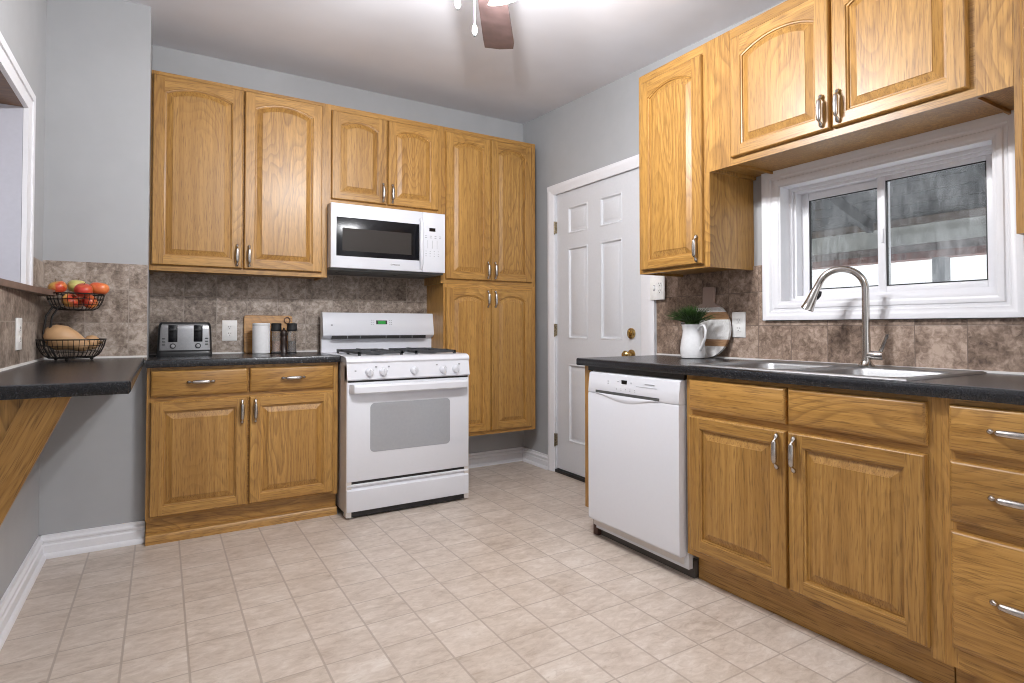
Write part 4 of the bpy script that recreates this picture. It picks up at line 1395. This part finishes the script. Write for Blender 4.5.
rb = thing('round_board', 'round paddle board banded in white marble and wood, leaning behind the pitcher', 'cutting board', (2.492, -1.900, CT + 0.001))
m = MB()
R_b = 0.1475
a0 = math.asin(0.034 / R_b)
cir = [(R_b * math.sin(t), R_b - R_b * math.cos(t)) for t in [PI + a0 + (2 * PI - 2 * a0) * i / 48 for i in range(49)]]
hnd = [(0.034, 0.300), (0.036, 0.340), (0.037, 0.372), (0.034, 0.379), (-0.034, 0.379), (-0.037, 0.372), (-0.036, 0.340), (-0.034, 0.300)]
cir = [(R_b * math.sin(PI - a0 - (2 * PI - 2 * a0) * i / 48), R_b - R_b * math.cos(PI - a0 - (2 * PI - 2 * a0) * i / 48)) for i in range(49)]
poly = cir + [(-0.034, 0.300), (-0.036, 0.340), (-0.037, 0.372), (-0.034, 0.379), (0.034, 0.379), (0.037, 0.372), (0.036, 0.340), (0.034, 0.300)]
m.prism([(x, z) for x, z in poly], 'Y', 0.0, 0.016)
m.build('paddle', 'bands', rb)
rb.rotation_euler = (math.radians(-5), 0, R90)

# ------------------------------------------------------------------ fruit basket and fruit
fb = thing('fruit_basket', 'two-tier black wire fruit basket on the breakfast bar', 'basket', (-0.334, -0.700, BZ1))
def wire_bowl(cx, cy, zr, zb, r, rb_, nw, name):
    m = MB()
    def ringp(rad, z, wr):
        m.tube([(cx + rad * math.cos(a), cy + rad * math.sin(a), z) for a in [2 * PI * i / 36 for i in range(36)]], wr, 6, closed=True)
    ringp(r, zr, 0.0032)
    ringp(r * 0.965, zr - (zr - zb) * 0.33, 0.0016)
    ringp(r * 0.87, zr - (zr - zb) * 0.68, 0.0016)
    ringp(rb_, zb, 0.0025)
    for k in range(nw):
        a = 2 * PI * k / nw
        pts = [(cx + q * math.cos(a), cy + q * math.sin(a), z) for q, z in ((r, zr), (r * 0.965, zr - (zr - zb) * 0.33), (r * 0.87, zr - (zr - zb) * 0.68), ((r * 0.87 + rb_) * 0.51, zb + (zr - zb) * 0.11), (rb_, zb))]
        m.tube(pts, 0.0013, 5)
    for k in range(7):
        y = (k - 3) / 3.5 * rb_
        h_ = math.sqrt(max(1e-6, rb_ * rb_ - y * y))
        m.tube([(cx - h_, cy + y, zb), (cx + h_, cy + y, zb)], 0.0013, 5)
    return m.build(name, 'wire', fb)
wire_bowl(0, 0, 0.096, 0.014, 0.128, 0.084, 40, 'lower_bowl')
UB = (0.012, 0.010)
wire_bowl(UB[0], UB[1], 0.304, 0.232, 0.108, 0.068, 32, 'upper_bowl')
m = MB()
for dx in (-0.010, 0.012):
    m.tube([(-0.060 + dx, -0.050, 0.014), (-0.082 + dx, -0.052, 0.060), (-0.086 + dx, -0.052, 0.130), (-0.078 + dx, -0.050, 0.200), (-0.056 + dx, -0.042, 0.244), (-0.030 + dx, -0.020, 0.234)], 0.0042, 8)
m.build('support_arm', 'wire', fb)
for a in (0.4, 2.5, 4.6):
    m = MB(); m.ball((0.078 * math.cos(a), 0.078 * math.sin(a), 0.0075), 0.0075, seg=10, rings=6); m.build('foot', 'wire', fb)
FX, FY, FZ = -0.334, -0.700, BZ1
def apple(x, y, z, r, mat, label, name='apple', cat='apple', sq=(1, 1, 0.92), rot=(0, 0, 0), stem=True):
    o = thing(name, label, cat, (FX + x, FY + y, FZ + z), 0, 'fruit in the wire basket')
    o.rotation_euler = rot
    m = MB()
    def fn(d):
        t = abs(d.z)
        return 1.0 - 0.16 * max(0, t - 0.72) / 0.28 - 0.04 * (1 if d.z < 0 else 0) * t
    m.ball((0, 0, 0), r, sq, 20, 14, 0, fn)
    m.build('flesh', mat, o)
    if stem:
        m = MB(); m.tube([(0, 0, r * 0.70), (0.002, 0, r * 0.95), (0.006, 0.002, r * 1.08)], 0.0016, 6); m.build('stalk', 'stem', o)
    return o
for x, y, z, r_, mat, lab, nm, sq_, rt in (
        (-0.004, -0.038, 0.273, 0.033, 'apple_mix', 'yellow streaked apple seen through the front wires of the upper bowl', 'apple', (1, 1, 0.92), (0.8, 0.5, 0)),
        (0.064, 0.000, 0.270, 0.034, 'apple_red', 'dark red apple low inside the right of the upper bowl', 'apple', (1, 1, 0.92), (0.4, 0.9, 0)),
        (0.008, 0.054, 0.272, 0.034, 'apple_red', 'red apple buried at the back of the upper bowl', 'apple', (1, 1, 0.92), (0, 0.4, 2)),
        (-0.053, -0.018, 0.331, 0.036, 'apple_mix', 'red and yellow apple at the left top of the upper bowl', 'apple', (1, 1, 0.92), (0.25, -0.3, 0)),
        (0.014, 0.022, 0.341, 0.0375, 'apple_green', 'yellow green apple crowning the pile in the upper bowl', 'apple', (1, 1, 0.94), (0.2, 0.1, 0)),
        (0.045, -0.052, 0.320, 0.036, 'apple_red', 'deep red apple at the front top of the upper bowl', 'apple', (1, 1, 0.92), (0.5, 0.1, 0)),
        (0.098, 0.004, 0.333, 0.034, 'mango', 'red orange mango jutting over the right rim of the upper bowl', 'mango', (1.22, 0.95, 0.98), (0, 0.1, -0.1))):
    apple(x, y, z, r_, mat, lab, nm, nm, sq_, rt, nm == 'apple')
def squash(label, path, rad, name='butternut_squash'):
    o = thing(name, label, 'squash', (FX + path[0][0], FY + path[0][1], FZ + path[0][2]), 0, 'squash in the lower basket')
    p0 = Vector(path[0])
    P = [Vector(p) - p0 for p in path]
    m = MB(); m.tube([tuple(p) for p in P], rad, 20); m.build('flesh', 'squash', o)
    e, d = P[-1], (P[-1] - P[-2]).normalized()
    m = MB(); m.tube([tuple(e - d * 0.004), tuple(e + d * 0.012)], [0.008, 0.006], 8); m.build('stalk', 'stem', o)
    return o
squash('large tan butternut squash lying across the lower wire bowl',
       [(-0.100, -0.03, 0.098), (-0.094, -0.03, 0.100), (-0.078, -0.029, 0.104), (-0.054, -0.028, 0.107), (-0.026, -0.026, 0.103), (0.002, -0.025, 0.092), (0.026, -0.025, 0.078), (0.046, -0.026, 0.066), (0.060, -0.026, 0.058), (0.064, -0.026, 0.056)],
       [0.004, 0.028, 0.049, 0.0575, 0.056, 0.045, 0.035, 0.028, 0.018, 0.003])
squash('small tan squash at the right end of the lower bowl',
       [(0.040, 0.040, 0.080), (0.044, 0.040, 0.080), (0.056, 0.038, 0.081), (0.072, 0.034, 0.081), (0.086, 0.030, 0.081), (0.097, 0.027, 0.080), (0.100, 0.026, 0.080)],
       [0.003, 0.020, 0.031, 0.034, 0.030, 0.018, 0.003])

# ------------------------------------------------------------------ ceiling fan with lamps
FC = Vector((1.00, -2.20, 0))
zc = ceil_z(FC.y)
fan = thing('ceiling_fan', 'ceiling fan with brown blades and white glass lamps hanging near the top edge', 'ceiling fan', (FC.x, FC.y, zc))
m = MB(); m.lathe([(0.085, 0.004), (0.080, -0.030), (0.050, -0.055), (0.045, -0.090), (0.115, -0.110), (0.125, -0.135), (0.125, -0.190), (0.105, -0.215), (0.060, -0.230), (0.070, -0.245), (0.070, -0.270), (0.040, -0.285), (0.002, -0.287)], seg=36)
m.build('motor', 'white', fan)
for k in range(4):
    a = math.radians(56.0) + k * 2 * PI / 4
    bl = bpy.data.objects.new('blade_arm', None)
    m = MB()
    zb_ = -0.205
    m.box(0.10, 0.24, -0.018, 0.018, zb_ - 0.004, zb_ + 0.004, c=0.002)
    arm = m.build('blade_arm', 'brass', fan, rot=(0, 0, a))
    m = MB()
    out = [(0.19, -0.052), (0.30, -0.062), (0.66, -0.074), (0.715, -0.068), (0.738, 0.000), (0.740, 0.074), (0.66, 0.074), (0.30, 0.062), (0.19, 0.052)]
    ti = math.radians(9)
    def tl(x, y, z): return (x, y * math.cos(ti) - z * math.sin(ti), zb_ - 0.008 + y * math.sin(ti) + z * math.cos(ti))
    m.loft([[tl(x, y, -0.003) for x, y in out], [tl(x, y, 0.003) for x, y in out]], 0, False)
    m.build('blade', 'walnut', arm)
for k in range(4):
    a = math.radians(35) + k * PI / 2
    dx, dy = math.cos(a), math.sin(a)
    m = MB(); m.tube([(dx * 0.05, dy * 0.05, -0.255), (dx * 0.09, dy * 0.09, -0.252), (dx * 0.115, dy * 0.115, -0.272)], 0.009, 10)
    ar = m.build('lamp_arm', 'brass', fan)
    m = MB()
    c0 = Vector((dx * 0.115, dy * 0.115, -0.268)); d = Vector((dx * 0.42, dy * 0.42, -1)).normalized()
    u = d.cross(Vector((0, 0, 1))).normalized(); w = u.cross(d)
    loops = []
    for r, s_ in ((0.020, 0.0), (0.028, 0.012), (0.034, 0.030), (0.042, 0.050), (0.054, 0.066), (0.051, 0.065), (0.039, 0.049), (0.031, 0.030), (0.024, 0.014)):
        loops.append([c0 + d * s_ + (math.cos(2 * PI * i / 24) * u + math.sin(2 * PI * i / 24) * w) * r for i in range(24)])
    m.loft(loops, 0, True, True, False)
    m.build('lamp_shade', 'lamp_glass', ar)
    ld = bpy.data.lights.new('fan_bulb', 'POINT')
    ld.energy = FAN_W * (1.6 if k == 0 else 0.75)          # one brighter bulb among the four
    ld.color = (0.965, 0.975, 1.0)
    ld.shadow_soft_size = 0.022
    lo = bpy.data.objects.new('fan_bulb', ld)
    COL.objects.link(lo)
    lo.parent = fan
    lo.location = c0 + d * 0.105
for x, y, zf in ((-0.012, 0.060, -0.460), (-0.100, 0.020, -0.405)):
    m = MB(); m.tube([(x, y, -0.262), (x, y, zf)], 0.0015, 6)
    ch = m.build('pull_chain', 'white', fan)
    m = MB(); m.lathe([(0.003, 0.0), (0.007, -0.006), (0.010, -0.026), (0.007, -0.034)], (x, y, zf), 12); m.lathe([(0.006, -0.034), (0.005, -0.042), (0.002, -0.044)], (x, y, zf), 10, 1); m.build('fob', ['white', 'dark_grey'], ch)
